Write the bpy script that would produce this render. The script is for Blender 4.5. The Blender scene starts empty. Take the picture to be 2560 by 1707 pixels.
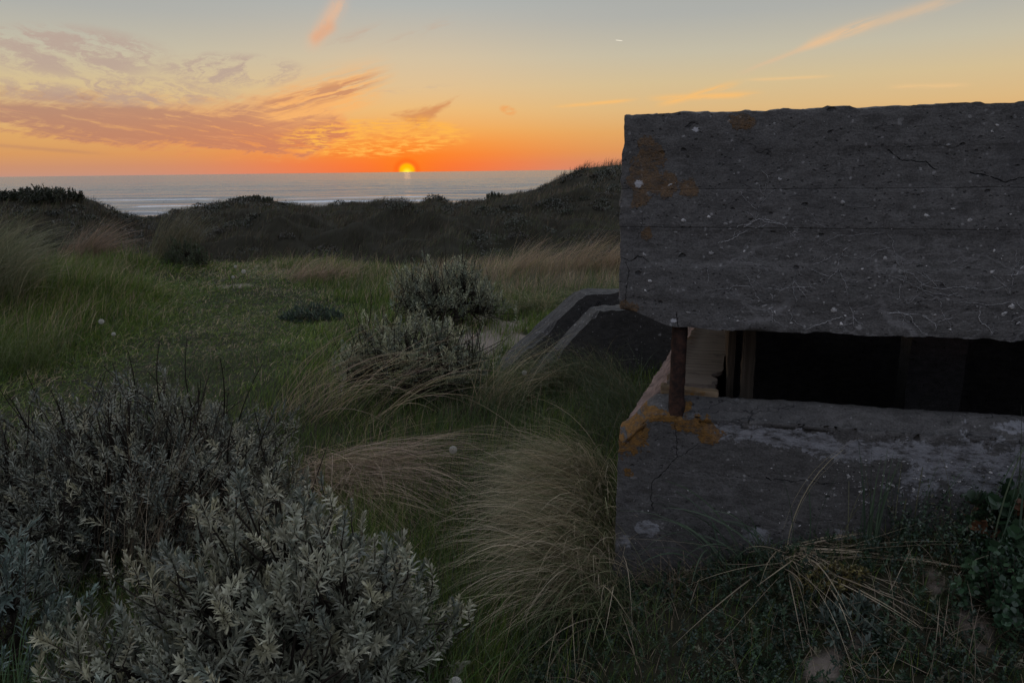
import bpy, math, numpy as np
rng = np.random.default_rng(7)
scene = bpy.context.scene
COL = scene.collection
R = math.radians
EYE = 1.65

# ---------------------------------------------------------------- noise
def _hash(ix, iy, iz, seed):
    h = (ix.astype(np.int64) * 374761393 + iy.astype(np.int64) * 668265263 + iz.astype(np.int64) * 2147483647 + seed * 1274126177) & 0xFFFFFFFF
    h = ((h ^ (h >> 13)) * 1274126177) & 0xFFFFFFFF
    h = (h ^ (h >> 16)) & 0xFFFFFFFF
    return h.astype(np.float64) / 4294967295.0

def vnoise(x, y, z=None, seed=0):
    x = np.asarray(x, float); y = np.asarray(y, float)
    z = np.zeros_like(x) if z is None else np.asarray(z, float)
    ix, iy, iz = np.floor(x), np.floor(y), np.floor(z)
    fx, fy, fz = x - ix, y - iy, z - iz
    f = lambda t: t * t * t * (t * (t * 6 - 15) + 10)
    fx, fy, fz = f(fx), f(fy), f(fz)
    def c(a, b, d): return _hash(ix + a, iy + b, iz + d, seed)
    l = lambda a, b, t: a + (b - a) * t
    return l(l(l(c(0,0,0), c(1,0,0), fx), l(c(0,1,0), c(1,1,0), fx), fy),
             l(l(c(0,0,1), c(1,0,1), fx), l(c(0,1,1), c(1,1,1), fx), fy), fz)

def fbm(x, y, z=None, seed=0, octs=4, gain=.5):
    s = 0.; a = 1.; t = 0.
    for o in range(octs):
        k = 2.03 ** o
        s = s + a * vnoise(np.asarray(x) * k + 17.3 * o, np.asarray(y) * k - 9.1 * o, None if z is None else np.asarray(z) * k, seed + o)
        t += a; a *= gain
    return s / t          # 0..1

def sst(x, a, b):
    t = np.clip((x - a) / (b - a), 0, 1)
    return t * t * (3 - 2 * t)

# ---------------------------------------------------------------- objects
def tag(o, label=None, cat=None, group=None, kind=None):
    if label: o['label'] = label
    if cat: o['category'] = cat
    if group: o['group'] = group
    if kind: o['kind'] = kind
    return o

def empty(name, loc=(0, 0, 0), rz=0.):
    o = bpy.data.objects.new(name, None)
    COL.objects.link(o)
    o.location = loc; o.rotation_euler = (0, 0, rz); o.empty_display_size = .1
    return o

def mesh_obj(name, verts, faces, mat, parent=None, smooth=True, col=None, attrs=None, extra=()):
    """verts (N,3), faces (M,3|4) or list of such arrays -> one linked mesh object"""
    if isinstance(faces, np.ndarray): faces = [faces]
    mi = [0] * sum(len(f) for f in faces)
    for ev, ef, em in extra:                      # more loose pieces of the same thing, in another material
        n0 = len(verts); verts = np.concatenate([verts, ev]); faces = faces + [np.asarray(f) + n0 for f in ef]
        mi += [1 + [m_ for m_ in dict.fromkeys(id(x[2]) for x in extra)].index(id(em))] * sum(len(f) for f in ef)
    faces = [np.asarray(f, dtype=np.int32) for f in faces if len(f)]
    me = bpy.data.meshes.new(name)
    verts = np.ascontiguousarray(verts, dtype=np.float32)
    me.vertices.add(len(verts)); me.vertices.foreach_set('co', verts.ravel())
    nl = sum(f.size for f in faces); npol = sum(len(f) for f in faces)
    me.loops.add(nl); me.loops.foreach_set('vertex_index', np.concatenate([f.ravel() for f in faces]))
    starts = []; off = 0
    for f in faces:
        starts.append(off + np.arange(len(f), dtype=np.int32) * f.shape[1]); off += f.size
    me.polygons.add(npol); me.polygons.foreach_set('loop_start', np.concatenate(starts).astype(np.int32))
    me.polygons.foreach_set('use_smooth', np.full(npol, smooth))
    me.update(calc_edges=True)
    if col is not None:
        a = me.color_attributes.new('col', 'FLOAT_COLOR', 'POINT')
        c = np.ones((len(verts), 4), np.float32); c[:, :3] = col
        a.data.foreach_set('color', c.ravel())
    for k, v in (attrs or {}).items():
        a = me.attributes.new(k, 'FLOAT', 'POINT'); a.data.foreach_set('value', np.asarray(v, np.float32))
    me.materials.append(mat)
    for em in dict((id(x[2]), x[2]) for x in extra).values(): me.materials.append(em)
    if extra: me.polygons.foreach_set('material_index', np.array(mi, np.int32))
    o = bpy.data.objects.new(name, me); COL.objects.link(o)
    if parent is not None: o.parent = parent
    return o

class Geo:
    """collects ribbons and tubes, then links them as one mesh object"""
    def __init__(s): s.v = []; s.f = []; s.c = []; s.n = 0
    def add(s, v, f, c):
        v = v.reshape(-1, 3); s.v.append(v); s.f.append(f + s.n); s.c.append(np.broadcast_to(c, (len(v), 3))); s.n += len(v)
    def ribbons(s, P, side, w, c):
        """P (N,K,3) centre lines, side (N,3)|(N,K,3), w (N,K), c (N,3)"""
        N, K = P.shape[:2]
        if side.ndim == 2: side = side[:, None, :]
        o = side * (w * .5)[..., None]
        v = np.stack([P - o, P + o], 2)                        # N,K,2,3
        i = (np.arange(N)[:, None] * K + np.arange(K - 1)[None]) * 2
        f = np.stack([i, i + 1, i + 3, i + 2], -1).reshape(-1, 4)
        s.add(v, f, np.repeat(c, K * 2, 0))
    def tubes(s, P, r, c, sides=4):
        N, K = P.shape[:2]
        T = np.gradient(P, axis=1); T /= np.linalg.norm(T, axis=-1, keepdims=True) + 1e-9
        ref = np.where(np.abs(T[..., 2:]) > .9, np.array([1., 0, 0]), np.array([0, 0, 1.]))
        A = np.cross(T, ref); A /= np.linalg.norm(A, axis=-1, keepdims=True) + 1e-9
        B = np.cross(T, A)
        a = np.arange(sides) * 2 * np.pi / sides
        v = P[:, :, None] + r[:, :, None, None] * (A[:, :, None] * np.cos(a)[:, None] + B[:, :, None] * np.sin(a)[:, None])
        n = np.arange(N)[:, None, None] * K * sides; k = np.arange(K - 1)[None, :, None] * sides; j = np.arange(sides)[None, None]
        j2 = (j + 1) % sides
        f = np.stack([n + k + j, n + k + j2, n + k + sides + j2, n + k + sides + j], -1).reshape(-1, 4)
        s.add(v, f, np.repeat(c, K * sides, 0))
    def build(s, name, mat, parent=None, smooth=True):
        return mesh_obj(name, np.concatenate(s.v), np.concatenate(s.f), mat, parent, smooth, np.concatenate(s.c))

# ---------------------------------------------------------------- node expressions
class X:
    T = None
    def __init__(s, sock): s.s = sock
    @staticmethod
    def n(t, **kw):
        nd = X.T.nodes.new(t)
        for k, v in kw.items(): setattr(nd, k, v)
        return nd
    @staticmethod
    def put(inp, v):
        if isinstance(v, X): X.T.links.new(v.s, inp)
        elif isinstance(v, (tuple, list)): inp.default_value = tuple(v) + ((1.,) if len(inp.default_value) == 4 and len(v) == 3 else ())
        else: inp.default_value = v
    @staticmethod
    def m(op, *a, clamp=False):
        nd = X.n('ShaderNodeMath', operation=op, use_clamp=clamp)
        for i, v in enumerate(a): X.put(nd.inputs[i], v)
        return X(nd.outputs[0])
    def __add__(s, o): return X.m('ADD', s, o)
    __radd__ = __add__
    def __sub__(s, o): return X.m('SUBTRACT', s, o)
    def __rsub__(s, o): return X.m('SUBTRACT', o, s)
    def __mul__(s, o): return X.m('MULTIPLY', s, o)
    __rmul__ = __mul__
    def __truediv__(s, o): return X.m('DIVIDE', s, o)
    def __pow__(s, o): return X.m('POWER', s, o)
    def __neg__(s): return X.m('MULTIPLY', s, -1.)
def xabs(a): return X.m('ABSOLUTE', a)
def xmin(a, b): return X.m('MINIMUM', a, b)
def xmax(a, b): return X.m('MAXIMUM', a, b)
def xclamp(a): return X.m('ADD', a, 0., clamp=True)
def xss(x, a, b):
    nd = X.n('ShaderNodeMapRange', interpolation_type='SMOOTHSTEP')
    X.put(nd.inputs[0], x); X.put(nd.inputs[1], a); X.put(nd.inputs[2], b); nd.inputs[3].default_value = 0; nd.inputs[4].default_value = 1
    return X(nd.outputs[0])
def xvec(x, y, z=0.):
    nd = X.n('ShaderNodeCombineXYZ')
    for i, v in enumerate((x, y, z)): X.put(nd.inputs[i], v)
    return X(nd.outputs[0])
def xnoise(v, scale=1., detail=4., rough=.55, dist=0., out=0):
    nd = X.n('ShaderNodeTexNoise'); X.put(nd.inputs['Vector'], v)
    nd.inputs['Scale'].default_value = scale; nd.inputs['Detail'].default_value = detail
    nd.inputs['Roughness'].default_value = rough; nd.inputs['Distortion'].default_value = dist
    return X(nd.outputs[out])
def xvoro(v, scale=1., feature='F1', out='Distance', rnd=1.):
    nd = X.n('ShaderNodeTexVoronoi', feature=feature); X.put(nd.inputs['Vector'], v)
    nd.inputs['Scale'].default_value = scale; nd.inputs['Randomness'].default_value = rnd
    if out == 'both': return X(nd.outputs['Distance']), X(nd.outputs['Color'])
    return X(nd.outputs[out])
def xmix(a, b, f, mode='MIX'):
    nd = X.n('ShaderNodeMix', data_type='RGBA', blend_type=mode)
    X.put(nd.inputs[0], f); X.put(nd.inputs[6], a); X.put(nd.inputs[7], b)
    return X(nd.outputs[2])
def xramp(x, stops, interp='LINEAR'):
    nd = X.n('ShaderNodeValToRGB'); e = nd.color_ramp.elements; nd.color_ramp.interpolation = interp
    while len(e) < len(stops): e.new(.5)
    for el, (p, c) in zip(e, sorted(stops)):
        el.position = p; el.color = tuple(c) + (1.,) if isinstance(c, (tuple, list)) else (c, c, c, 1.)
    X.put(nd.inputs[0], x)
    return X(nd.outputs[0])
def xcurve(x, pts, lo, hi):
    """piecewise linear function of x given as (x, y) points with y within lo..hi"""
    x0, x1 = pts[0][0], pts[-1][0]
    r = xramp((x - x0) / (x1 - x0), [((a - x0) / (x1 - x0), (b - lo) / (hi - lo)) for a, b in pts])
    return r * (hi - lo) + lo
def xsep(v):
    nd = X.n('ShaderNodeSeparateXYZ'); X.put(nd.inputs[0], v)
    return [X(o) for o in nd.outputs]
def xbump(h, strength, dist, normal=None):
    nd = X.n('ShaderNodeBump'); X.put(nd.inputs['Height'], h)
    nd.inputs['Strength'].default_value = strength; nd.inputs['Distance'].default_value = dist
    if normal is not None: X.put(nd.inputs['Normal'], normal)
    return X(nd.outputs[0])
def xattr(name, out='Fac'):
    nd = X.n('ShaderNodeAttribute', attribute_name=name)
    return X(nd.outputs[out])
def xcoord(k='Object'): return X(X.n('ShaderNodeTexCoord').outputs[k])
def xrand(): return X(X.n('ShaderNodeNewGeometry').outputs['Random Per Island'])

def s2l(*c):
    return tuple((v / 255 / 12.92) if v <= 10 else ((v / 255 + .055) / 1.055) ** 2.4 for v in c)

def material(name):
    m = bpy.data.materials.new(name); m.use_nodes = True
    X.T = m.node_tree; X.T.nodes.clear()
    out = X.n('ShaderNodeOutputMaterial'); b = X.n('ShaderNodeBsdfPrincipled')
    X.T.links.new(b.outputs[0], out.inputs[0])
    return m, b, out
def setb(b, color=None, rough=None, normal=None, spec=None, metal=None):
    if color is not None: X.put(b.inputs['Base Color'], color)
    if rough is not None: X.put(b.inputs['Roughness'], rough)
    if normal is not None: X.put(b.inputs['Normal'], normal)
    if spec is not None: X.put(b.inputs['Specular IOR Level'], spec)
    if metal is not None: X.put(b.inputs['Metallic'], metal)

def plant_material(name, rough=.5, spec=.35, trans=.3, jitter=.25):
    m, b, out = material(name)
    c = xattr('col', 'Color')
    k = xrand() * (2 * jitter) + (1 - jitter)
    nd = X.n('ShaderNodeVectorMath', operation='SCALE'); X.put(nd.inputs[0], c); X.put(nd.inputs['Scale'], k)
    c = X(nd.outputs[0])
    setb(b, c, rough, spec=spec)
    t = X.n('ShaderNodeBsdfTranslucent'); X.put(t.inputs[0], c)
    mx = X.n('ShaderNodeMixShader'); mx.inputs[0].default_value = trans
    X.T.links.new(b.outputs[0], mx.inputs[1]); X.T.links.new(t.outputs[0], mx.inputs[2]); X.T.links.new(mx.outputs[0], out.inputs[0])
    return m

# ---------------------------------------------------------------- camera
cam = bpy.data.cameras.new('camera'); cam_o = bpy.data.objects.new('camera', cam); COL.objects.link(cam_o)
from mathutils import Matrix
cam_o.matrix_world = Matrix.Translation((0, 0, EYE)) @ Matrix.Rotation(R(90 - 13), 4, 'X') @ Matrix.Rotation(R(-.7), 4, 'Z')
cam.lens = 26.0; cam.sensor_width = 36; cam.clip_start = .02; cam.clip_end = 200000
scene.camera = cam_o
scene.view_settings.view_transform = 'Standard'; scene.view_settings.look = 'None'
scene.view_settings.exposure = 0; scene.view_settings.gamma = 1; scene.view_settings.use_curve_mapping = False
scene.render.engine = 'CYCLES'
scene.cycles.use_denoising = True
scene.cycles.max_bounces = 6; scene.cycles.diffuse_bounces = 3; scene.cycles.transmission_bounces = 4
scene.cycles.use_adaptive_sampling = False

# ---------------------------------------------------------------- sky
SUN_AZ, SUN_EL = -7.72, .10
def build_world():
    w = bpy.data.worlds.new('World'); scene.world = w; w.use_nodes = True
    X.T = w.node_tree; X.T.nodes.clear()
    out = X.n('ShaderNodeOutputWorld'); bg = X.n('ShaderNodeBackground'); X.T.links.new(bg.outputs[0], out.inputs[0])
    x, y, z = xsep(xcoord('Generated'))
    az = X.m('ARCTAN2', x, y) * (180 / math.pi)
    el = X.m('ARCSINE', X.m('ADD', z, 0.)) * (180 / math.pi)
    e = xmax(el, 0.)
    daz = xabs(az - SUN_AZ)
    daz = xmin(daz, 360. - daz)
    t = (e / 90.) ** .5
    p = lambda d: (d / 90.) ** .5
    far = xramp(t, [(p(0), s2l(192,146,130)), (p(.6), s2l(203,146,112)), (p(1.4), s2l(216,155,98)), (p(2.6), s2l(222,168,104)), (p(4.2), s2l(220,184,130)),
                    (p(6), s2l(212,190,148)), (p(8), s2l(196,188,166)), (p(10.5), s2l(174,175,170)), (p(20), s2l(152,158,163)), (p(45), s2l(190,196,206)), (1, s2l(206,212,224))])
    near = xramp(t, [(p(0), s2l(246,112,52)), (p(.5), s2l(254,120,46)), (p(1.2), s2l(255,132,44)), (p(2), s2l(253,150,60)), (p(3), s2l(247,172,88)), (p(4.5), s2l(238,188,122)),
                     (p(6), s2l(226,193,146)), (p(8), s2l(212,193,162)), (p(11.5), s2l(178,180,176)), (p(20), s2l(154,160,164)), (p(45), s2l(190,196,206)), (1, s2l(206,212,224))])
    g = X.m('EXPONENT', -(daz * daz) / 150.)
    west = xmix(far, near, g)
    east = xramp(t, [(0, s2l(92,90,98)), (p(4), s2l(104,99,108)), (p(14), s2l(112,114,126)), (p(40), s2l(168,175,190)), (1, s2l(206,212,224))])
    sky = xmix(west, east, xss(daz, 45., 130.))
    # aureole round the sun
    sdx = az - SUN_AZ; sde = el - SUN_EL
    rr = (sdx * sdx * .8 + sde * sde) ** .5
    bright_mask = X.m('EXPONENT', -(rr * rr) / 3.2)
    sky = xmix(sky, s2l(255,128,20), bright_mask * .55)
    # ---- clouds (coordinates in degrees on the sky)
    uv = xvec(az, el, 0.)
    def rot(a, c=(0, 0)):
        ca, sa = math.cos(R(a)), math.sin(R(a))
        return (az - c[0]) * ca + (el - c[1]) * sa, (el - c[1]) * ca - (az - c[0]) * sa
    warp = xnoise(xvec(az * .35, el * .9, 3.), 1., 5., .6)
    warp2 = xnoise(xvec(az * .3, el * .8, 9.), 1., 5., .6)
    cache = {}
    def streak_noise(a, fx, fy, seed, detail=5., rough=.62, wp=1.2):
        u, v = rot(a)
        return xnoise(xvec(u * fx + warp * wp, v * fy + warp2 * wp, seed), 1., detail, rough)
    def shared_noise(a, fx, fy):
        k = (round(a / 15.) * 15, fx, fy)
        if k not in cache: cache[k] = streak_noise(k[0], fx, fy, 11. + len(cache))
        return cache[k]
    # main bank
    lo = xcurve(az, [(-40,3.0),(-33.5,2.75),(-30.5,2.2),(-27.3,1.85),(-20.9,1.25),(-17,.95),(-15,1.1),(-12.8,2.0),(-10,2.9)], 0., 8.)
    hi = xcurve(az, [(-40,5.4),(-33,5.2),(-27,5.25),(-23,4.9),(-20.6,4.75),(-18,5.2),(-16,5.8),(-14.2,5.9),(-12.9,4.6),(-11.5,3.2),(-10,2.2)], 0., 8.)
    sn = streak_noise(-6, .22, 1.5, 1.)
    ee = el + (sn - .5) * 3.0 + (streak_noise(22, .5, 3.2, 4.) - .5) * 1.7
    bank = xss(ee - lo, -.15, .65) * xss(hi - ee, -.45, 1.0)
    holes = streak_noise(-10, .3, 2.6, 8.)
    bank = bank * (1. - xss(holes, .52, .7) * .55)
    lines = xss(streak_noise(-7, .3, 3.0, 81., 8., .7), .52, .7) * xss(2.2 + lo - el, -.6, .8)
    # bright fringe running up to the right, and a darker core in it
    def streak(c0, c1, w, seed, lo_=.42, hi_=.68, fx=.35, fy=2.2, taper=True):
        a = math.degrees(math.atan2(c1[1] - c0[1], c1[0] - c0[0])); L = math.hypot(c1[0] - c0[0], c1[1] - c0[1])
        u, v = rot(a, c0)
        n = shared_noise(a, fx, fy)
        v = v + (n - .5) * w * 1.2
        win = xss(u, -.08 * L, .25 * L) * (1. - xss(u, .7 * L, 1.05 * L))
        return win * X.m('EXPONENT', -(v * v) / (w * w)) * xss(n, lo_, hi_)
    fr1 = streak((-18.5, 4.1), (-8.2, 7.1), 1.05, 11., .34, .6, .28, 2.6)
    fr2 = streak((-17.5, 3.7), (-9.2, 5.4), .6, 13., .3, .55)
    core = streak((-18.5, 4.3), (-8.6, 7.0), .5, 15., .4, .6, .3, 3.4)
    core2 = streak((-17.5, 4.4), (-10.2, 6.1), .4, 16., .44, .62, .3, 3.4)
    # wedge over the sun
    u, v = rot(28, (-6.0, 4.25)); nw = streak_noise(15, .7, 2.4, 21.)
    def side(p, q):
        L = math.hypot(q[0] - p[0], q[1] - p[1])
        return ((az - p[0]) * (q[1] - p[1]) - (el - p[1]) * (q[0] - p[0])) / L
    wd_ = xmin(side((-9.0, 4.1), (-3.7, 5.35)), xmin(side((-3.7, 5.35), (-6.4, 2.8)), side((-6.4, 2.8), (-9.0, 4.1))))
    wedge = xss(wd_ + (nw - .5) * 1.1, -.02, .5)
    wtail = xss(1. - ((az + 6.6) * (az + 6.6) / 3.2 + (el - 3.4) * (el - 3.4) / .7), 0., .8) * xss(nw, .35, .6)
    # golden ripples low round the sun
    nr = xnoise(xvec(az * .75 + warp * 2., el * 4.2 + warp2 * 2., 31.), 1., 7., .68)
    rreg = xss(1. - (((az + 9.8) / 7.6) ** 2. + ((el - 2.5 - (az + 9.) * .03) / 1.55) ** 2.), 0., .5)
    rip = rreg * xss(nr, .44, .6)
    ripd = rreg * xss(1. - nr, .5, .7) * .35
    # high wisps on the left
    nl = streak_noise(24, .38, 1.25, 41., 6., .68, 3.)
    nl2 = streak_noise(-22, .42, 1.2, 47., 6., .68, 3.2)
    reg1 = xss(1. - (((az + 29.) / 6.8) ** 2. + ((el - 7.6) / 1.9) ** 2.), 0., .8)
    reg2 = xss(1. - (((az + 19.5) / 5.8) ** 2. + ((el - 6.9) / 1.35) ** 2.), 0., .8)
    reg3 = xss(1. - (((az + 27.) / 9.) ** 2. + ((el - 5.4) / 1.2) ** 2.), 0., .8)
    wis = xmax(reg1 * xss(nl2, .39, .6), xmax(reg2 * xss(nl, .41, .6), reg3 * xss(nl2, .38, .6)))
    plume = streak((-14.3, 8.4), (-11.3, 12.4), .5, 51., .3, .62, .3, 1.2)
    plume2 = streak((-14.1, 8.9), (-12.2, 10.3), .42, 53., .25, .5, .3, 1.2)
    faint = xmax(streak((-13.2, 8.7), (-8.5, 10.3), .28, 55.), xmax(streak((-9.5, 8.6), (-3., 10.9), .28, 57.), streak((-10., 5.6), (-4., 6.1), .16, 58.)))
    # right hand streaks
    con = xmax(streak((16.4, 6.4), (24.5, 9.2), .16, 61., .2, .5), streak((21, 8.2), (31.5, 10.6), .36, 63., .2, .55))
    conb = streak((20.2, 7.8), (25., 9.25), .3, 64., .3, .55)
    rc = xmax(streak((10.2, 4.95), (18.2, 5.05), .2, 65., .25, .5), xmax(streak((10.8, 4.5), (16.8, 5.9), .22, 66., .3, .55), streak((3.2, 4.5), (9.6, 4.95), .12, 67., .2, .5)))
    rc2 = xmax(streak((16.8, 6.0), (22.8, 5.95), .1, 68., .2, .5), streak((26., 5.1), (31., 4.9), .14, 69., .3, .6))
    small = xss(1. - (((az + .1) / .75) ** 2. + ((el - 4.35 + (az + .1) * .2) / .42) ** 2.), 0., .9) * xss(nw, .3, .5)
    ju, jv = rot(-8, (8.0, 8.95)); jet = (1. - xss(xabs(ju), .15, .3)) * (1. - xss(xabs(jv), .012, .03))
    # ---- cloud colours
    toSun = X.m('EXPONENT', -(daz * daz) / 260.)
    low = 1. - xss(el, 2., 7.)
    ccol = xmix(xmix(s2l(172,140,126), s2l(186,148,122), toSun), xmix(s2l(182,130,108), s2l(212,128,92), toSun), low)
    gold = xmix(s2l(240,198,140), s2l(255,170,70), low)
    out_c = sky
    out_c = xmix(out_c, ccol, xclamp(bank) * .88)
    edge = xclamp(bank) * (1. - xclamp(bank)) * 4. * toSun
    out_c = xmix(out_c, xmix(s2l(246,200,140), s2l(255,160,78), low), edge * .55)
    out_c = xmix(out_c, xmix(s2l(184,160,148), s2l(190,152,128), low), wis * .8)
    out_c = xmix(out_c, xmix(s2l(226,168,124), s2l(252,168,92), toSun), xclamp(bank * lines) * .38)
    out_c = xmix(out_c, s2l(190,136,104), xclamp(streak((-35.5, 2.05), (-27.5, 1.35), .13, 83., .2, .5)) * .5)
    out_c = xmix(out_c, s2l(250,182,110), xclamp(fr1 + fr2) * .9)
    out_c = xmix(out_c, s2l(202,142,106), xclamp(core + core2) * .85)
    out_c = xmix(out_c, s2l(212,142,92), xclamp(wedge) * .85)
    out_c = xmix(out_c, s2l(255,178,74), xclamp(wtail) * .5)
    out_c = xmix(out_c, s2l(255,182,80), xclamp(rip) * .95)
    out_c = xmix(out_c, s2l(232,128,52), xclamp(ripd))
    out_c = xmix(out_c, s2l(226,184,152), xclamp(plume) * .85)
    out_c = xmix(out_c, s2l(226,168,130), xclamp(plume2) * .7)
    out_c = xmix(out_c, s2l(196,172,152), xclamp(faint) * .7)
    out_c = xmix(out_c, s2l(222,188,152), xclamp(con) * .6)
    out_c = xmix(out_c, s2l(236,192,146), xclamp(conb) * .6)
    out_c = xmix(out_c, s2l(250,190,112), xclamp(rc) * .8)
    out_c = xmix(out_c, s2l(238,196,140), xclamp(rc2) * .6)
    out_c = xmix(out_c, s2l(240,162,92), xclamp(small) * .7)
    out_c = xmix(out_c, s2l(255,245,225), jet * .9)
    # ---- the sun itself, half set
    ring = xclamp(1. - xabs(rr - .72) / .28)
    out_c = xmix(out_c, s2l(255,92,16), ring * .5)
    disc = 1. - xss(rr, .36, .62)
    out_c = xmix(out_c, s2l(255,186,6), disc)
    dcore = 1. - xss((sdx * sdx + (sde + .25) * (sde + .25) * .8) ** .5, .0, .5)
    out_c = xmix(out_c, (1.25, 1.05, .06), dcore)
    # below the horizon (never seen past the sea): a dull blue grey
    out_c = xmix(out_c, s2l(80,84,92), xss(-el, .5, 4.))
    nish = X.n('ShaderNodeTexSky', sky_type='NISHITA'); nish.sun_disc = False
    nish.sun_elevation = R(1.0); nish.sun_rotation = R(SUN_AZ); nish.altitude = 10; nish.dust_density = 1.5
    nv = X.n('ShaderNodeVectorMath', operation='SCALE'); X.T.links.new(nish.outputs[0], nv.inputs[0]); nv.inputs['Scale'].default_value = .05
    up = X.n('ShaderNodeVectorMath', operation='SCALE'); X.T.links.new(nv.outputs[0], up.inputs[0]); X.put(up.inputs['Scale'], xss(el, 14., 40.))
    tot = xmix(out_c, X(up.outputs[0]), 1., 'ADD')
    X.put(bg.inputs[0], tot); bg.inputs[1].default_value = 1.
build_world()
sun = bpy.data.lights.new('sun', 'SUN'); sun_o = bpy.data.objects.new('sun', sun); COL.objects.link(sun_o)
sun.energy = .001; sun.angle = R(.5); sun.color = (1., .5, .18)
_d = -np.array([math.sin(R(SUN_AZ)) * math.cos(R(1.)), math.cos(R(SUN_AZ)) * math.cos(R(1.)), math.sin(R(1.))])
from mathutils import Vector
sun_o.rotation_euler = Vector(_d).to_track_quat('-Z', 'Y').to_euler()
scene.world.cycles.sampling_method = 'MANUAL'; scene.world.cycles.sample_map_resolution = 512

# ---------------------------------------------------------------- terrain
SEA_Z = -12.0
BC = np.array([.405, 2.707]); BA = R(-15.4)                 # bunker corner and heading
BU = np.array([math.cos(BA), math.sin(BA)]); BV = np.array([-BU[1], BU[0]])
def buv(x, y): return (x - BC[0]) * BU[0] + (y - BC[1]) * BU[1], (x - BC[0]) * BV[0] + (y - BC[1]) * BV[1]

_s = np.array([(-60,-1.2),(-45,-1.0),(-34,-.98),(-33.1,-1.08),(-32.26,-.92),(-31.66,-.9),(-29.75,-1.2),(-28.92,-1.45),(-28.33,-1.9),(-27.1,-2.46),(-26.06,-2.9),(-24.96,-2.72),(-23.54,-2.28),
    (-21.83,-2.09),(-21.23,-1.8),(-20.04,-1.68),(-18.56,-1.65),(-17.08,-1.85),(-14.66,-2.42),(-13.09,-2.2),(-10.23,-2.3),(-8.94,-2.12),(-6.99,-2.36),(-5.68,-2.08),(-4.37,-2.36),
    (-3.71,-2.25),(-2.05,-2.05),(-.39,-1.71),(1.92,-1.32),(3.57,-.56),(5.53,.25),(7.47,.41),(8.43,.46),(14,.7),(25,.2),(45,-.5),(60,-1.)])
def crest_el(s): return np.interp(s, _s[:, 0], _s[:, 1])
def crest_r(s): return np.interp(s, [-60,-40,-30,-26,-21,-18,-12,-4,0,5,9,60], [46,46,44,52,55,55,58,58,60,62,58,55])
def edge_r(s): return np.interp(s, [-50,-36,-25,-18,-12,-5,0,8,30], [12,12.5,13,14,12.2,11.3,11,11,11.5])
def flat_r(s): return np.interp(s, [-40,-20,-10,-3,8,40], [20,20,23,30,33,33])

SANDS = [(-4.0, 10.6, .28, .16), (-.05, 8.15, .75, .75), (.1, 7.0, .4, .5), (-.7, 9.2, .5, .5), (-3.3, 4.2, .2, .35), (-.4, 6.9, .4, .4)] + [tuple(BC + a * BU + b_ * BV) + (c, c * .8) for a, b_, c in ((.81, -.49, .2), (.94, -.41, .22), (.72, -.58, .17), (1.16, -.45, .26), (1.05, -.25, .18), (.85, -.75, .14), (1.3, -.62, .2), (.6, -.72, .1))]
def sand_mask(x, y):
    m = np.zeros_like(x)
    for a, b, ra, rb in SANDS:
        m = np.maximum(m, 1.2 - np.sqrt(((x - a) / ra) ** 2 + ((y - b) / rb) ** 2))
    return np.clip(m + (fbm(x * 3.1, y * 3.1, seed=3) - .5) * 2.6 - .1, 0, 1) * (m > 0)

def path_mask(x, y):
    P = np.array([(-5.2, 12.6), (-4.0, 10.6), (-3.0, 8.2), (-2.9, 6.4), (-3.3, 4.6), (-3.8, 3.4)])
    d = np.full_like(x, 9.)
    for a, b in zip(P[:-1], P[1:]):
        t = np.clip(((x - a[0]) * (b - a)[0] + (y - a[1]) * (b - a)[1]) / ((b - a) ** 2).sum(), 0, 1)
        d = np.minimum(d, np.hypot(x - a[0] - t * (b - a)[0], y - a[1] - t * (b - a)[1]))
    return 1 - sst(d + (fbm(x * 1.3, y * 1.3, seed=5) - .5) * 1.1, .5, 1.6)

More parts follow.
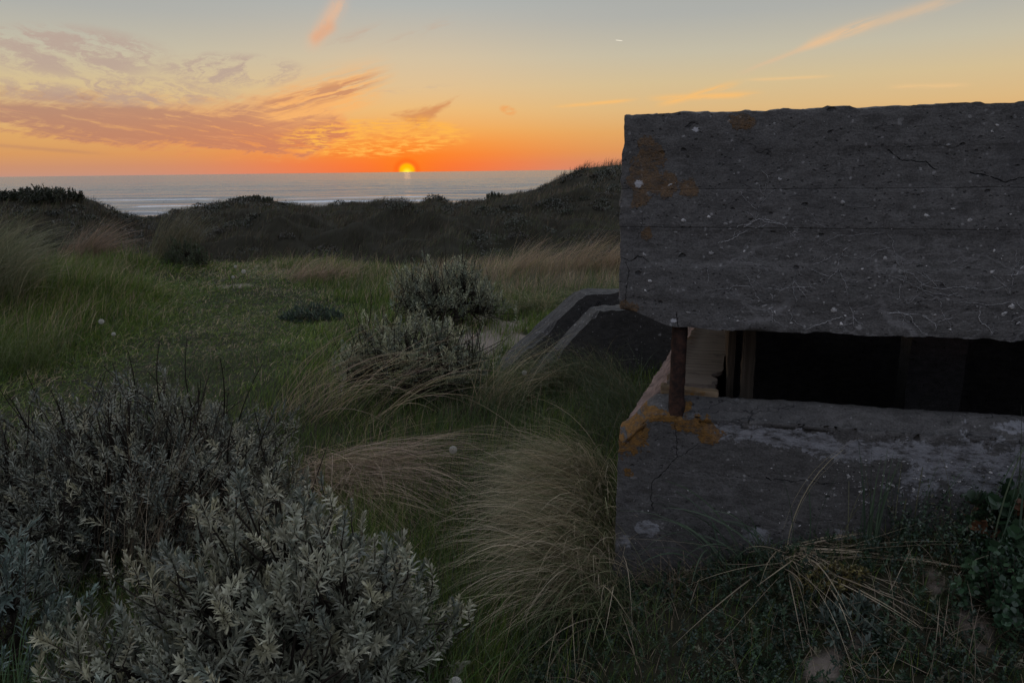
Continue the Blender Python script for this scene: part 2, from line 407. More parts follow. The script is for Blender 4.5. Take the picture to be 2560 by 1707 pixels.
def ground(x, y):
    x = np.asarray(x, float); y = np.asarray(y, float)
    r = np.hypot(x, y); s = np.degrees(np.arctan2(x, y)); sc = np.clip(s, -60, 60)
    near = .16 * (fbm(x * .55, y * .55, seed=11) - .5) + .05 * (fbm(x * 2.3, y * 2.3, seed=12) - .5)
    near = near * sst(r, 1., 4.)
    near += .38 * np.exp(-(((x + 6.3) / 1.7) ** 2 + ((y - 8.4) / 2.2) ** 2))          # hummock with marram, left
    near += .25 * np.exp(-(((x + 6.6) / 1.8) ** 2 + ((y - 12.) / 1.2) ** 2))
    near -= .12 * np.exp(-(((x + .1) / .35) ** 2 + ((y - 3.4) / 1.3) ** 2))           # hollow beside the bunker
    u, v = buv(x, y)
    near += np.interp(u, [-.15, .05, .3, .55, .8, 1.2, 2.2], [0, .02, .11, .24, .32, .42, .48]) * np.exp(-(np.minimum(v, 0) / .8) ** 2) * (v < .3)  # bank against the front wall
    inside = sst(u, .04, .12) * sst(v, .04, .12) * (1 - sst(u, 3.05, 3.12)) * (1 - sst(v, 2.5, 2.58))
    near = near * (1 - inside) - .55 * inside
    wy = y - (5.55 + (x - .15) * .36)                                                  # stairwell between the wing walls
    near -= .35 * sst(x, .25, .6) * sst(wy, .12, .3) * (1 - sst(wy, .5, .8)) * (1 - sst(x, 1.5, 1.8))
    er = edge_r(sc); fr = flat_r(sc); cr = crest_r(sc)
    zc = EYE + cr * np.tan(np.radians(crest_el(sc))) - .12
    zv = np.interp(sc, [-40, -10, 8], [-2.0, -1.7, -1.35])
    zv = zv + .5 * (fbm(x * .16, y * .16, seed=21) - .5)
    hum = (fbm(x * .11, y * .11, seed=22, octs=5) - .5) * 3.6 + (np.abs(fbm(x * .3, y * .3, seed=23, octs=3) - .5)) * 3.2
    drop = sst(r, er, er + 6.)
    t = np.clip((r - fr) / (cr - fr), 0, 1)
    rise = t ** 1.15
    bump = hum * np.sin(np.pi * np.clip((r - er - 4) / (cr - er - 4), 0, 1)) ** .8 * .75 - .15 * sst(r, 20, 30) * (1 - rise)
    far = zv + (zc - zv) * rise + bump
    far = np.where(r > cr, zc - (r - cr) ** 1.25 * .22, far)
    crumple = .22 * (fbm(x * .9, y * .9, seed=24) - .5) * sst(r, er, er + 3)
    z = near * (1 - drop) + far * drop + crumple * (1 - np.exp(-((r - cr) / 3.) ** 2) * .6)
    back = sst(np.abs(s), 70, 110)
    z = z * (1 - back) + (near - .03 * np.maximum(r - 6, 0)) * back
    return np.maximum(z, SEA_Z - 1.5)

azs = np.concatenate([np.arange(-180, -46, 4.), np.arange(-46, 46, .22), np.arange(46, 180.1, 4.)])
rs = np.concatenate([[.02], np.geomspace(.25, 16, 190), np.geomspace(16.2, 150, 190)])
AZ, RR = np.meshgrid(np.radians(azs), rs)
gx, gy = RR * np.sin(AZ), RR * np.cos(AZ)
gz_ = ground(gx, gy)
nr_, na_ = gx.shape
idx = np.arange(nr_ * na_).reshape(nr_, na_)
q = np.stack([idx[:-1, :-1], idx[:-1, 1:], idx[1:, 1:], idx[1:, :-1]], -1).reshape(-1, 4)
m, b, _ = material('dune_soil')
oc = xcoord('Object')
sa = xattr('sand'); sa = xss(sa + (xnoise(oc, 14., 5., .65) - .5) * .7, .3, .6)
n1 = xnoise(oc, 40., 5., .7); n2 = xnoise(oc, 3.5, 4., .6)
sandc = xmix(s2l(112,102,95), s2l(152,140,130), n1)
soil = xmix(xmix((.020, .021, .012), (.05, .045, .03), n1), (.03, .035, .014), xss(n2, .4, .65))
heath = xmix((.018, .016, .011), (.035, .032, .02), n2)
colr = xmix(xmix(soil, heath, xattr('far')), sandc, sa)
setb(b, colr, .9, xbump(n1 + xnoise(oc, 170., 2.) * .4, .6, .012), spec=.15)
P = np.stack([gx, gy, gz_], -1).reshape(-1, 3)
rr_ = np.hypot(P[:, 0], P[:, 1])
o = mesh_obj('ground', P, q, m, attrs={'sand': sand_mask(P[:, 0], P[:, 1]) * np.where((P[:, 0] < -1.5), .8, 1.) + .25 * path_mask(P[:, 0], P[:, 1]) * (rr_ < 14), 'far': sst(rr_, 12, 17)})
tag(o, 'sandy dune ground under the grass, from the plateau to the seaward ridge', 'ground', kind='structure')

# ---------------------------------------------------------------- sea
def build_sea():
    ys = np.concatenate([np.arange(95, 150, 4.), np.arange(150, 420, 1.1), np.geomspace(421, 1500, 230), np.geomspace(1520, 60000, 60)])
    a = np.radians(np.arange(-62, 62.01, .3))
    A, Y = np.meshgrid(a, ys)
    Xs = Y * np.tan(np.clip(A, -1.1, 1.1))
    z = np.zeros_like(Y); foam = np.zeros_like(Y)
    wr = (fbm(Xs * .006, Y * .006, seed=31) - .5) * 60 + (fbm(Xs * .03, Y * .01, seed=35, octs=2) - .5) * 12
    rn = np.random.default_rng(5)
    for lam, amp, sd in ((34., .42, 1), (21., .28, 2), (13., .18, 3)):
        ph = (Y + wr * (1 + .1 * sd)) / lam * 2 * np.pi + sd
        env = fbm(Xs * .012, Y * .02, seed=40 + sd, octs=2) ** 1.5 * 1.8
        z += amp * env * (np.sin(ph) + .25 * np.sin(2 * ph + .6)) * np.exp(-((Y - 200) / 1400.).clip(0) )
    # a few breaking crests parallel to the shore
    for y0, hgt, wd, sd in ((172, .7, 3., 1), (186, .75, 3.2, 6), (203, .9, 3.6, 2), (226, .95, 4., 3), (262, .8, 4.5, 4), (330, 1.0, 5.5, 5), (352, .9, 5., 7), (420, .6, 6., 8)):
        yy = Y - y0 - (fbm(Xs * .008, Y * 0 + sd, seed=50 + sd) - .5) * 34
        env = sst(fbm(Xs * .011, Y * 0 + sd * 3, seed=60 + sd, octs=3), .38, .56)
        cr = np.exp(-(yy / wd) ** 2) * env
        z += hgt * cr
        brk = sst(fbm(Xs * .02, Y * 0 + sd * 7, seed=70 + sd, octs=3), .36, .55) * (1. if y0 < 300 else .7)
        foam = np.maximum(foam, np.exp(-((yy + wd * .9) / (wd * (1.5 if y0 < 240 else .6))) ** 2) * env * brk)
    foam = np.maximum(foam, (1 - sst(Y, 150, 185)) * .9)
    # froth left behind in the shallows, in bands
    fr = fbm(Xs * .02, Y * .14, seed=81, octs=5)
    foam = np.maximum(foam, sst(fr, .5, .6) * (1 - sst(Y, 210, 330)) * .85)
    m, b, _ = material('sea_water')
    oc = xcoord('Object'); ox, oy, oz = xsep(oc)
    f = xattr('foam'); f = xss(f + (xnoise(xvec(ox * .12, oy * .5, 0.), 1., 6., .7) - .5) * .8, .24, .5)
    r1 = xnoise(xvec(ox * .02, oy * .11, 0.), 1., 5., .62)
    r2 = xnoise(xvec(ox * .004, oy * .018, 2.), 1., 5., .62)
    r3 = xnoise(xvec(ox * .12, oy * .5, 4.), 1., 4., .6)
    nrm = xbump(r2, 1., 5., xbump(r1, 1., 1.1, xbump(r3, 1., .22)))
    wat = xmix((.19, .192, .21), (.27, .27, .285), r1)
    setb(b, xmix(wat, (.78, .79, .82), f), xmix((.2,) * 3, (.8,) * 3, f), nrm, spec=.5)
    b.inputs['IOR'].default_value = 1.33
    n, k = Y.shape; idx = np.arange(n * k).reshape(n, k)
    q = np.stack([idx[:-1, :-1], idx[:-1, 1:], idx[1:, 1:], idx[1:, :-1]], -1).reshape(-1, 4)
    o = mesh_obj('sea', np.stack([Xs, Y, z + SEA_Z], -1).reshape(-1, 3), q, m, attrs={'foam': foam.ravel()})
    tag(o, 'grey lilac sea with small breaking waves beyond the dunes', 'sea', kind='structure')
build_sea()

# ---------------------------------------------------------------- concrete
def blobs(u, v, lst, seed, amt=.9, fq=7.):
    """1 inside ragged elliptical patches (u, v, ru, rv)"""
    n = xnoise(xvec(u * fq, v * fq, seed), 1., 6., .72)
    m_ = None
    for a, b_, ra, rb in lst:
        d = 1. - (((u - a) / ra) ** 2. + ((v - b_) / rb) ** 2.) ** .5
        m_ = d if m_ is None else xmax(m_, d)
    return xss(m_ + (n - .5) * amt - .05, .0, .12)
def seglines(u, v, pts, w):
    m_ = None
    for (a0, b0), (a1, b1) in zip(pts[:-1], pts[1:]):
        dx, dy = a1 - a0, b1 - b0; L2 = dx * dx + dy * dy
        t = xclamp(((u - a0) * dx + (v - b0) * dy) / L2)
        d = ((u - a0 - t * dx) ** 2. + (v - b0 - t * dy) ** 2.) ** .5
        m_ = d if m_ is None else xmin(m_, d)
    return 1. - xss(m_, w * .35, w)

def concrete(name, lichen=(), white=(), cracks=(), boards=(), web=None, chips=1., brown=None, tone=1., spots=(), lich=.85, wht=.7):
    m, b, _ = material(name)
    oc = xcoord('Object'); u, v, z = xsep(oc)
    wob = (xnoise(oc, 9., 4., .6) - .5)
    wob2 = (xnoise(xvec(v + 5., u, z), 9., 4., .6) - .5)
    uu = u + wob * .05; zz = z + wob2 * .05
    fine = xnoise(oc, 150., 3., .75); mid = xnoise(xvec(u * .6, v, z * 1.5), 26., 5., .72); big = xnoise(oc, 3.4, 5., .62)
    c = xmix((.105 * tone, .10 * tone, .098 * tone), (.245 * tone, .235 * tone, .232 * tone), xss(fine * .5 + mid * .5, .36, .66))
    c = xmix(c, (.10 * tone, .098 * tone, .102 * tone), xss(big, .48, .72) * .55)
    grain = xnoise(xvec(u * 3., v * 3., z * 60.), 1., 4., .7)
    c = xmix(c, (.09, .088, .09), xss(grain, .56, .75) * .35)
    # dark pores
    pd, pc = xvoro(xvec(uu, v, zz * 1.5), 13., out='both'); pr = xsep(pc)[0]
    pore = (1. - xss(pd, .08, .16)) * xss(pr, .62, .66)
    pd2, pc2 = xvoro(xvec(uu, v + 2., zz * 1.3), 46., out='both')
    pore2 = (1. - xss(pd2, .1, .26)) * xss(xsep(pc2)[1], .7, .75)
    c = xmix(c, (.022, .022, .025), xmax(pore, pore2 * .8) * .6)
    # pale shell and gravel chips
    wd, wc = xvoro(xvec(uu + wob2 * .07, v + 7., zz * 1.25 + (mid - .5) * .09), 17., out='both'); wr, wg, wb = xsep(wc)
    chip = (1. - xss(wd, .05 + wg * .12, .10 + wg * .17)) * xss(wr, .9, .92)
    wd2, wc2 = xvoro(xvec(uu + 3., v, zz), 48., out='both')
    chip2 = (1. - xss(wd2, .14, .28)) * xss(xsep(wc2)[0], .76, .8)
    chipm = xclamp(xmax(chip, chip2) * chips) * xss(mid, .3, .55)
    c = xmix(c, xmix((.30, .29, .29), (.5, .49, .5), wb), chipm * .7)
    hgt = fine * .35 + mid * .8 - pore * 1.2 - pore2 * .5 + chip * .35
    if web:
        e = xvoro(xvec(u * .8 + wob * .16, v, z * 2.6 + wob2 * .3), 3.4, 'DISTANCE_TO_EDGE')
        e2 = xvoro(xvec(u * .9 + wob2 * .14 + 4., v, z * 3.2 + wob * .3), 5.2, 'DISTANCE_TO_EDGE')
        ln = xmax(1. - xss(e, .006, .026), (1. - xss(e2, .006, .028)) * .7)
        ln = ln * xss(xnoise(oc, 2.6, 3., .6), .40, .54) * web(u, z)
        c = xmix(c, (.34, .33, .34), ln * .42)
    for k, z0 in enumerate(boards):
        zl = z - z0 + wob * .012
        g = (1. - xss(xabs(zl), .0006, .0034)) * xss(xnoise(xvec(u * 2.2, z0 * 10., 1.), 1., 3., .6), *((.3, .46) if k in (1, 2) else (.52, .66)))
        c = xmix(c, (.025, .024, .026), g * .22); hgt = hgt - g * .25
        c = xmix(c, (.3, .29, .28), (1. - xss(xabs(zl - .008), .001, .004)) * g * .3)
    for pts, w in cracks:
        k = seglines(u + wob * .07, z + wob2 * .07, pts, w * .3) * xss(xnoise(oc, 30., 3., .6), .34, .44)
        c = xmix(c, (.012, .012, .013), k * .95); hgt = hgt - k * 2.
    # hairline dark cracks wandering across
    hn = xnoise(xvec(u * 1., v, z * 2.2), 2.3, 4., .6)
    hair = (1. - xss(xabs(hn - .5), .0012, .005)) * xss(big, .5, .6)
    c = xmix(c, (.02, .02, .022), hair * .8)
    if white:
        wm = blobs(u, z, white, 3., 3.8, 9.) * xss(mid, .35, .58)
        c = xmix(c, xmix((.36, .37, .42), (.56, .57, .62), fine), wm * wht)
    if brown:
        bm = brown(u, v, z)
        rdg = xnoise(xvec(u * 16. + wob * 4., v * 5., z * 22.), 1., 4., .65)
        c = xmix(c, xmix((.10, .07, .063), (.33, .235, .215), xss(rdg, .3, .7)), bm)
        hgt = hgt + rdg * bm * 1.6
    if lichen:
        lm = blobs(u, z, lichen, 1., 3.6, 13.)
        lc = xmix((.12, .06, .014), (.30, .145, .024), xss(xnoise(oc, 60., 4., .7), .3, .65))
        c = xmix(c, lc, lm * xss(mid, .3, .52) * lich); hgt = hgt + lm * fine * .6
    if spots:
        sm = blobs(u, z, spots, 6., 2.6, 130.)
        c = xmix(c, (.66, .66, .70), sm * .9)
    setb(b, c, .82, xbump(hgt, .9, .006), spec=.3)
    return m

def grid_face(o, a, b_, na, nb):
    """points of a rectangle o + s a + t b"""
    s, t = np.meshgrid(np.linspace(0, 1, na + 1), np.linspace(0, 1, nb + 1))
    p = o + s[..., None] * a + t[..., None] * b_
    i = np.arange((na + 1) * (nb + 1)).reshape(nb + 1, na + 1)
    return p.reshape(-1, 3), np.stack([i[:-1, :-1], i[:-1, 1:], i[1:, 1:], i[1:, :-1]], -1).reshape(-1, 4)

def grid_box(lo, hi, cell, fineaxis=None):
    lo, hi = np.array(lo, float), np.array(hi, float); d = hi - lo
    n = np.maximum(1, np.ceil(d / cell)).astype(int)
    V, Fs, off = [], [], 0
    for ax in range(3):
        i, j = (ax + 1) % 3, (ax + 2) % 3
        ei, ej = np.zeros(3), np.zeros(3); ei[i] = d[i]; ej[j] = d[j]
        for side in (0, 1):
            o = lo.copy(); o[ax] = (lo, hi)[side][ax]
            a, b_, na, nb = (ei, ej, n[i], n[j]) if side else (ej, ei, n[j], n[i])
            v, f = grid_face(o, a, b_, na, nb); V.append(v); Fs.append(f + off); off += len(v)
    return np.concatenate(V), np.concatenate(Fs)

def rough_box(lo, hi, cell, r=.012, amp=.006, edge=.03, seed=0, crumble=1.):
    """box with rounded, chipped edges and an uneven cast surface"""
    V, Fq = grid_box(lo, hi, cell)
    lo, hi = np.array(lo, float), np.array(hi, float)
    x, y, z = V.T
    chip = sst(fbm(x * 9, y * 9, z * 9, seed + 5), .56, .72)
    rad = (r + edge * chip * crumble)[:, None]
    qn = np.clip(V, lo + rad, hi - rad)
    nv = V - qn; L = np.linalg.norm(nv, axis=1, keepdims=True) + 1e-9
    nv = nv / L
    at_edge = sst((np.minimum(V - lo, hi - V) < rad * 1.5).sum(1), .9, 1.6)
    d = amp * (fbm(x * 6, y * 6, z * 6, seed) - .5) * 2 + .35 * amp * (fbm(x * 30, y * 30, z * 30, seed + 9) - .5) * 2
    d += at_edge * crumble * .012 * (fbm(x * 40, y * 40, z * 40, seed + 3, octs=3) - .45)
    pit = sst(vnoise(x * 22, y * 22, z * 22, seed + 7), .86, .95); d -= pit * amp * 1.4
    return qn + nv * (rad + d[:, None]), Fq

bunker = empty('bunker', (BC[0], BC[1], 0), BA)
tag(bunker, 'small grey concrete bunker with a heavy roof slab over a dark viewing slit', 'bunker')
SL0, SL1 = 1.083, 1.835
boards = [1.71, 1.578, 1.445, 1.312, 1.19]
m = concrete('slab_concrete',
    lichen=[(.10, 1.70, .05, .07), (.075, 1.62, .07, .06), (.06, 1.55, .035, .04), (.16, 1.60, .03, .05), (.235, 1.585, .04, .035), (.09, 1.42, .02, .025), (.40, 1.80, .05, .025), (.03, 1.15, .05, .03), (.06, 1.66, .04, .06)],
    cracks=[([(.02, 1.32), (.024, 1.27), (.018, 1.22), (.022, 1.16)], .005), ([(0, 1.335), (.03, 1.325), (.06, 1.335), (.10, 1.32)], .005), ([(.205, 1.13), (.215, 1.05)], .006), ([(.06, 1.50), (.065, 1.44), (.05, 1.40)], .003),
            ([(.86, 1.70), (.9, 1.665), (.97, 1.66), (1.0, 1.64)], .008), ([(1.1, 1.62), (1.2, 1.6), (1.3, 1.615)], .008)],
    spots=[(.055, 1.60, .016, .014), (.245, 1.78, .011, .008), (.195, 1.108, .012, .008)],
    boards=boards, web=lambda u, z: (1. - xss(z, 1.3, 1.55) * .85) * xss(u, .1, .4), chips=1., tone=.82, lich=.5)
V, Fq = rough_box((0, 0, SL0), (3.3, 2.75, SL1), .0135, .005, .004, .018, 1)
x, y, z = V.T
bd = np.digitize(z, sorted(boards)); off = np.array([.0, .004, -.002, .003, .001, .005])[bd]
front = 1 - sst(y, .0, .03)
V[:, 1] += -off * front
V[:, 0] += -.012 * sst(-z, -1.74, -1.70) * (1 - sst(x, 0, .04)) * (.4 + .6 * fbm(y * 3, z * 12, seed=4))
V[:, 2] += .055 * (1 - sst(x, .02, .21)) * (1 - sst(z, SL0 + .02, SL0 + .12))                     # broken lower corner
V[:, 2] += .02 * (fbm(x * 4, y * 4, seed=8) - .5) * (1 - sst(z, SL0, SL0 + .05))
V[:, 2] += (.007 * (fbm(x * 9, y * 9, seed=9) - .4) + .005 * sst(fbm(x * 22, y * 22, seed=14, octs=2), .55, .7)) * sst(z, SL1 - .05, SL1)
# pale shell and gravel bedded in the face, and white mineral veins along hairline cracks
def pale(name, c0, c1, rough):
    mm, bb, _ = material(name)
    setb(bb, xmix(xmix(c0, c1, xrand()), tuple(q_ * .6 for q_ in c0), xss(xnoise(xcoord(), 160., 3., .7), .5, .62)), rough, spec=.3); return mm
CHIP = pale('shell_gravel', (.22, .215, .215), (.72, .70, .70), .7); VEIN = pale('mineral_vein', (.27, .265, .27), (.48, .47, .48), .9)
def face_y(x, z, amp, seed, off=None):
    d = amp * (fbm(x * 6, x * 0, z * 6, seed) - .5) * 2 + .35 * amp * (fbm(x * 30, x * 0, z * 30, seed + 9) - .5) * 2
    d -= sst(vnoise(x * 22, x * 0, z * 22, seed + 7), .86, .95) * amp * 1.4
    return -d - (0 if off is None else off[np.digitize(z, sorted(boards))])
OFF = np.array([.0, .004, -.002, .003, .001, .005])
def chips_on(n, u, z, fy, seed, smax=.011):
    r_ = np.random.default_rng(seed); K_ = 7
    u = u(r_, n); z = z(r_, n); s = .0022 + smax * r_.random(n) ** 4
    an = np.arange(K_) / K_ * 2 * np.pi + r_.uniform(-.35, .35, (n, K_)); rr = s[:, None] * r_.uniform(.45, 1.15, (n, K_))
    ti = r_.normal(0, .6, n)[:, None]; asp = r_.uniform(.4, 1., n)[:, None]
    ex, ez = rr * np.cos(an), rr * np.sin(an) * asp
    px, pz = u[:, None] + ex * np.cos(ti) - ez * np.sin(ti), z[:, None] + ex * np.sin(ti) + ez * np.cos(ti)
    y0 = fy(u, z)[:, None] - .0006
    ring = np.stack([px, np.broadcast_to(y0 + .002, px.shape), pz], -1); top = np.stack([u[:, None] + (px - u[:, None]) * .8, y0 - .0008 + r_.normal(0, .0006, px.shape), z[:, None] + (pz - z[:, None]) * .8], -1)
    cen = np.stack([u, y0[:, 0] - .0016, z], -1)[:, None]
    Vv = np.concatenate([ring, top, cen], 1); w_ = 2 * K_ + 1
    k_ = np.arange(K_); k2 = (k_ + 1) % K_; b0 = (np.arange(n) * w_)[:, None]
    q4 = np.stack([b0 + k_, b0 + k2, b0 + K_ + k2, b0 + K_ + k_], -1).reshape(-1, 4); t3 = np.stack([b0 + K_ + k_, b0 + K_ + k2, b0 + 2 * K_ + 0 * k_], -1).reshape(-1, 3)
    return Vv.reshape(-1, 3), [q4, t3]
def veins_on(starts, fy, seed, zlo, step=.012):
    r_ = np.random.default_rng(seed); lines = []; todo = list(starts)
    while todo:
        x0, z0, a0, n_, w_, lv = todo.pop(0); pts = [(x0, z0)]; a_ = a0
        for k_ in range(n_):
            a_ += r_.normal(0, .38); a_ += (a0 - a_) * .25
            x0 += step * math.cos(a_) ; z0 += step * math.sin(a_) * .8
            if z0 < zlo or z0 > 1.8 or x0 > 3.2 or x0 < .03: break
            pts.append((x0, z0))
            if lv < 2 and r_.random() < .09: todo.append((x0, z0, a_ + r_.choice([-1, 1]) * r_.uniform(.5, 1.2), int(n_ * r_.uniform(.3, .8)), w_ * .7, lv + 1))
        if len(pts) > 3: lines.append((np.array(pts), w_))
    g_ = Geo()
    for p_, w_ in lines:
        K_ = len(p_); t_ = np.linspace(0, 1, K_ * 2 - 1); px, pz = np.interp(t_, np.linspace(0, 1, K_), p_[:, 0]), np.interp(t_, np.linspace(0, 1, K_), p_[:, 1])
        px = px + r_.normal(0, .0011, len(px)); pz = pz + r_.normal(0, .0011, len(px))
        c_ = np.stack([px, fy(px, pz) - .0006, pz], -1)[None]
        g_.tubes(c_, (w_ * np.clip(r_.uniform(.5, 1.3, len(px)), .3, 2) * np.interp(t_, [0, .1, .8, 1], [.4, 1, .8, .2]))[None], np.ones((1, 3)), 4)
    return np.concatenate(g_.v), [np.concatenate(g_.f)]
r_ = np.random.default_rng(77); fy = lambda x_, z_: face_y(x_, z_, .005, 1, OFF)
vs = []
for k_ in range(34):
    x_ = r_.uniform(.3, 2.1); vs.append((x_, SL0 + .03 + r_.exponential(.09), r_.choice([0, np.pi]) + r_.normal(0, .35), int(r_.uniform(8, 26)), r_.uniform(.0009, .0019), 0))
for x_, z_, n_ in ((.60, 1.30, 24), (.88, 1.43, 30), (1.02, 1.16, 10), (.52, 1.22, 12), (.78, 1.20, 12), (1.18, 1.2, 12), (1.5, 1.4, 26)): vs.append((x_, z_, -np.pi / 2 + .25, n_, .0019, 0))
extra = [chips_on(430, lambda r, n: r.uniform(.05, 2.4, n), lambda r, n: np.where(r.random(n) < .6, r.uniform(1.11, 1.5, n), r.uniform(1.11, 1.81, n)), fy, 78) + (CHIP,),
         veins_on(vs, fy, 79, SL0 + .012) + (VEIN,)]
o = mesh_obj('roof_slab', V, Fq, m, bunker, extra=extra)
o['label'] = 'thick board-marked concrete roof slab with lichen at its corner'
# lower wall, its sill sloping outwards
SZ = .795
m = concrete('wall_concrete',
    lichen=[(.02, .70, .09, .05), (.06, .66, .05, .09), (.02, .60, .04, .05), (.14, .735, .10, .022), (.30, .70, .10, .035), (.34, .67, .05, .03), (.05, .50, .022, .022), (.24, .765, .05, .02)],
    white=[(.62, .69, .28, .04), (.95, .67, .35, .05), (1.25, .62, .3, .12), (1.5, .56, .3, .16), (.52, .29, .05, .04), (.12, .27, .04, .03), (.9, .26, .12, .1), (.04, .2, .03, .03), (1.45, .77, .2, .02)],
    cracks=[([(.215, .73), (.22, .66), (.235, .585), (.2, .55), (.16, .49), (.135, .46), (.14, .40), (.145, .35)], .0055), ([(.235, .585), (.27, .62), (.31, .64)], .004), ([(.55, .53), (.68, .525), (.8, .535)], .005), ([(0, .08), (.05, .1), (.1, .09)], .004)],
    boards=[.52], chips=.7, tone=.64, wht=.5,
    web=lambda u, z: .45)
def sill_shape(V, left, lv=.10):
    x, y, z = V.T
    d = np.where(left, x, y)
    n = (fbm(x * 7, y * 7, seed=33) - .5)
    top = sst(z, SZ - .05, SZ)
    drop = .07 * (1 - sst(d + n * .03, .0, lv)) + .05 * (1 - sst(d + n * .05, .0, .035)) * sst(fbm(x * 5, y * 5, seed=36), .4, .6)
    V[:, 2] -= drop * top
    return V
V, Fq = rough_box((0, 0, -.5), (3.25, .125, SZ), .0135, .008, .006, .03, 21)
V = sill_shape(V, False)
xx = V[:, 0].copy()
corner = 1 - sst(V[:, 0], .0, .15)
V[:, 2] -= .13 * corner * sst(V[:, 2], .55, .75)
V[:, 0] -= .04 * (1 - sst(xx, 0, .05)) * (1 - sst(V[:, 2], -.02, .12))                          # broken foot at the corner
fy = lambda x_, z_: face_y(x_, z_, .008, 21)
extra = [chips_on(130, lambda r, n: r.uniform(.05, 1.6, n), lambda r, n: r.uniform(.1, .6, n), fy, 178, .009) + (CHIP,), chips_on(420, lambda r, n: r.uniform(.75, 1.7, n), lambda r, n: r.uniform(.44, .66, n), fy, 179, .009) + (CHIP,)]
o = mesh_obj('front_wall', V, Fq, m, bunker, extra=extra)
o['label'] = 'weathered lower wall under the slit with orange lichen on its corner'
m = concrete('side_wall_concrete', chips=.8,
    brown=lambda u, v, z: xss(z, .52, .6))
V, Fq = rough_box((0, .128, -.5), (.33, 2.7, SZ), .016, .008, .006, .02, 41)
x, y, z = V.T
V[:, 2] -= .14 * (1 - sst(x + (fbm(y * 6, z * 6, seed=44) - .5) * .03, .0, .15)) * sst(z, .62, .78)
V[:, 2] += .014 * (fbm(x * 14 , y * 9, seed=45) - .5) * sst(z, .6, .7)
V[:, 0] += .08 * V[:, 1]
o = mesh_obj('side_wall', V, Fq, m, bunker)
o['label'] = 'left wall with a brown, ridged, sloping sill'
# inside
m = concrete('inner_concrete', chips=.3, tone=1.25)
V, Fq = rough_box((.35, 2.45, -.35), (3.0, 2.72, SL0 - .004), .06, .005, .004, 0, 51); mesh_obj('back_wall', V, Fq, m, bunker)
V, Fq = rough_box((3.0, .13, -.5), (3.25, 2.72, SL0 - .004), .06, .005, .004, 0, 52); mesh_obj('end_wall', V, Fq, m, bunker)
V, Fq = rough_box((.4, .14, -.45), (2.99, 2.44, -.36), .08, .005, .004, 0, 53); mesh_obj('inner_floor', V, Fq, m, bunker)
V, Fq = rough_box((1.35, 1.5, -.36), (1.62, 1.72, SL0 - .006), .04, .008, .004, .01, 54); mesh_obj('inner_pillar', V, Fq, m, bunker)

# rusty post
m, b, _ = material('rusty_iron')
oc = xcoord('Object'); n1 = xnoise(oc, 34., 5., .7); n2 = xnoise(oc, 110., 3., .7)
setb(b, xmix((.026, .018, .016), (.085, .042, .030), xss(n1, .35, .7)), .85, xbump(n1 + n2 * .5, .8, .004), spec=.25)
k = np.linspace(0, 1, 40); a = np.linspace(0, 2 * np.pi, 21)[:-1]
K, A = np.meshgrid(k, a, indexing='ij')
rad = .0285 + .0025 * (fbm(np.cos(A) * 2 + 3, np.sin(A) * 2, K * 14, seed=61) - .5) * 2
rad += .006 * np.exp(-((K - .17) / .07) ** 2) * np.maximum(0, np.cos(A - .2)) + .012 * np.exp(-(K / .05) ** 2)
rad -= .006 * np.exp(-((K - .02) / .03) ** 2) * np.maximum(0, np.cos(A))
V = np.stack([.213 + rad * np.cos(A) + .004 * K, .045 + rad * np.sin(A), .70 + K * .40], -1).reshape(-1, 3)
i = np.arange(40 * 20).reshape(40, 20); j = np.roll(i, -1, 1)
o = mesh_obj('iron_post', V, np.stack([i[:-1], j[:-1], j[1:], i[1:]], -1).reshape(-1, 4), m, bunker)
o['label'] = 'rusty iron post holding up the slab corner'

# timber
def wood(name, c0, c1, ax):
    m, b, _ = material(name)
    oc = xcoord('Object'); u, v, z = xsep(oc)
    st = [1.5, 1.5, 1.5]; st[ax] = .05
    g = xnoise(xvec(u * 40 * st[0], v * 40 * st[1], z * 40 * st[2]), 1., 5., .65, .6)
    n = xnoise(oc, 12., 4., .6)
    c = xmix(c0, c1, xss(g, .3, .7)); c = xmix(c, tuple(v_ * .55 for v_ in c0), xss(n, .55, .72) * .6)
    return m, b, c, g, (u, v, z)
m, b, c, g, (u, v, z) = wood('plywood', (.19, .155, .128), (.37, .31, .26), 0)
us = u - v * .08
lm = (1. - xss(us + (xnoise(xvec(u * 9., v * 30., 1.), 1., 4., .6) - .5) * .09, .135, .2))
c = xmix(c, (.17, .08, .02), lm * xss(xnoise(xcoord(), 6., 3., .6), .42, .58) * .8)
c = xmix(c, (.06, .045, .032), lm * .35)
setb(b, c, .8, xbump(g, .5, .003), spec=.2)
V, Fq = grid_box((.145, .20, SZ + .004), (.345, 1.9, SZ + .019), .014)
x, y, z = V.T
V[:, 0] += (fbm(y * 13, z * 0, seed=71) - .5) * .035 * (1 - sst(x, .15, .2)) + (fbm(y * 9, z * 0, seed=72) - .5) * .03 * sst(x, .31, .34)
V[:, 0] -= .035 * sst(x, .25, .33) * np.exp(-((y - .36) / .05) ** 2) + .03 * sst(x, .25, .33) * np.exp(-((y - .24) / .03) ** 2)
V[:, 2] += .004 * (fbm(x * 5, y * 5, seed=73) - .5) + .006 * (1 - sst(x, .145, .2))
V[:, 0] += .08 * y
o = mesh_obj('sill_board', V, Fq, m, bunker); o['label'] = 'pale splintered board lying along the left sill'
m, b, c, g, (u, v, z) = wood('weathered_timber', (.16, .115, .07), (.34, .25, .16), 0)
c = xmix(c, (.24, .115, .02), xss(xnoise(xcoord(), 16., 3., .6), .5, .6) * (1. - xss(z, SZ + .0, SZ + .03)))
setb(b, c, .8, xbump(g, .5, .003), spec=.2)
V, Fq = rough_box((.15, .118, SZ - .008), (.37, .165, SZ + .026), .008, .006, .004, .006, 75)
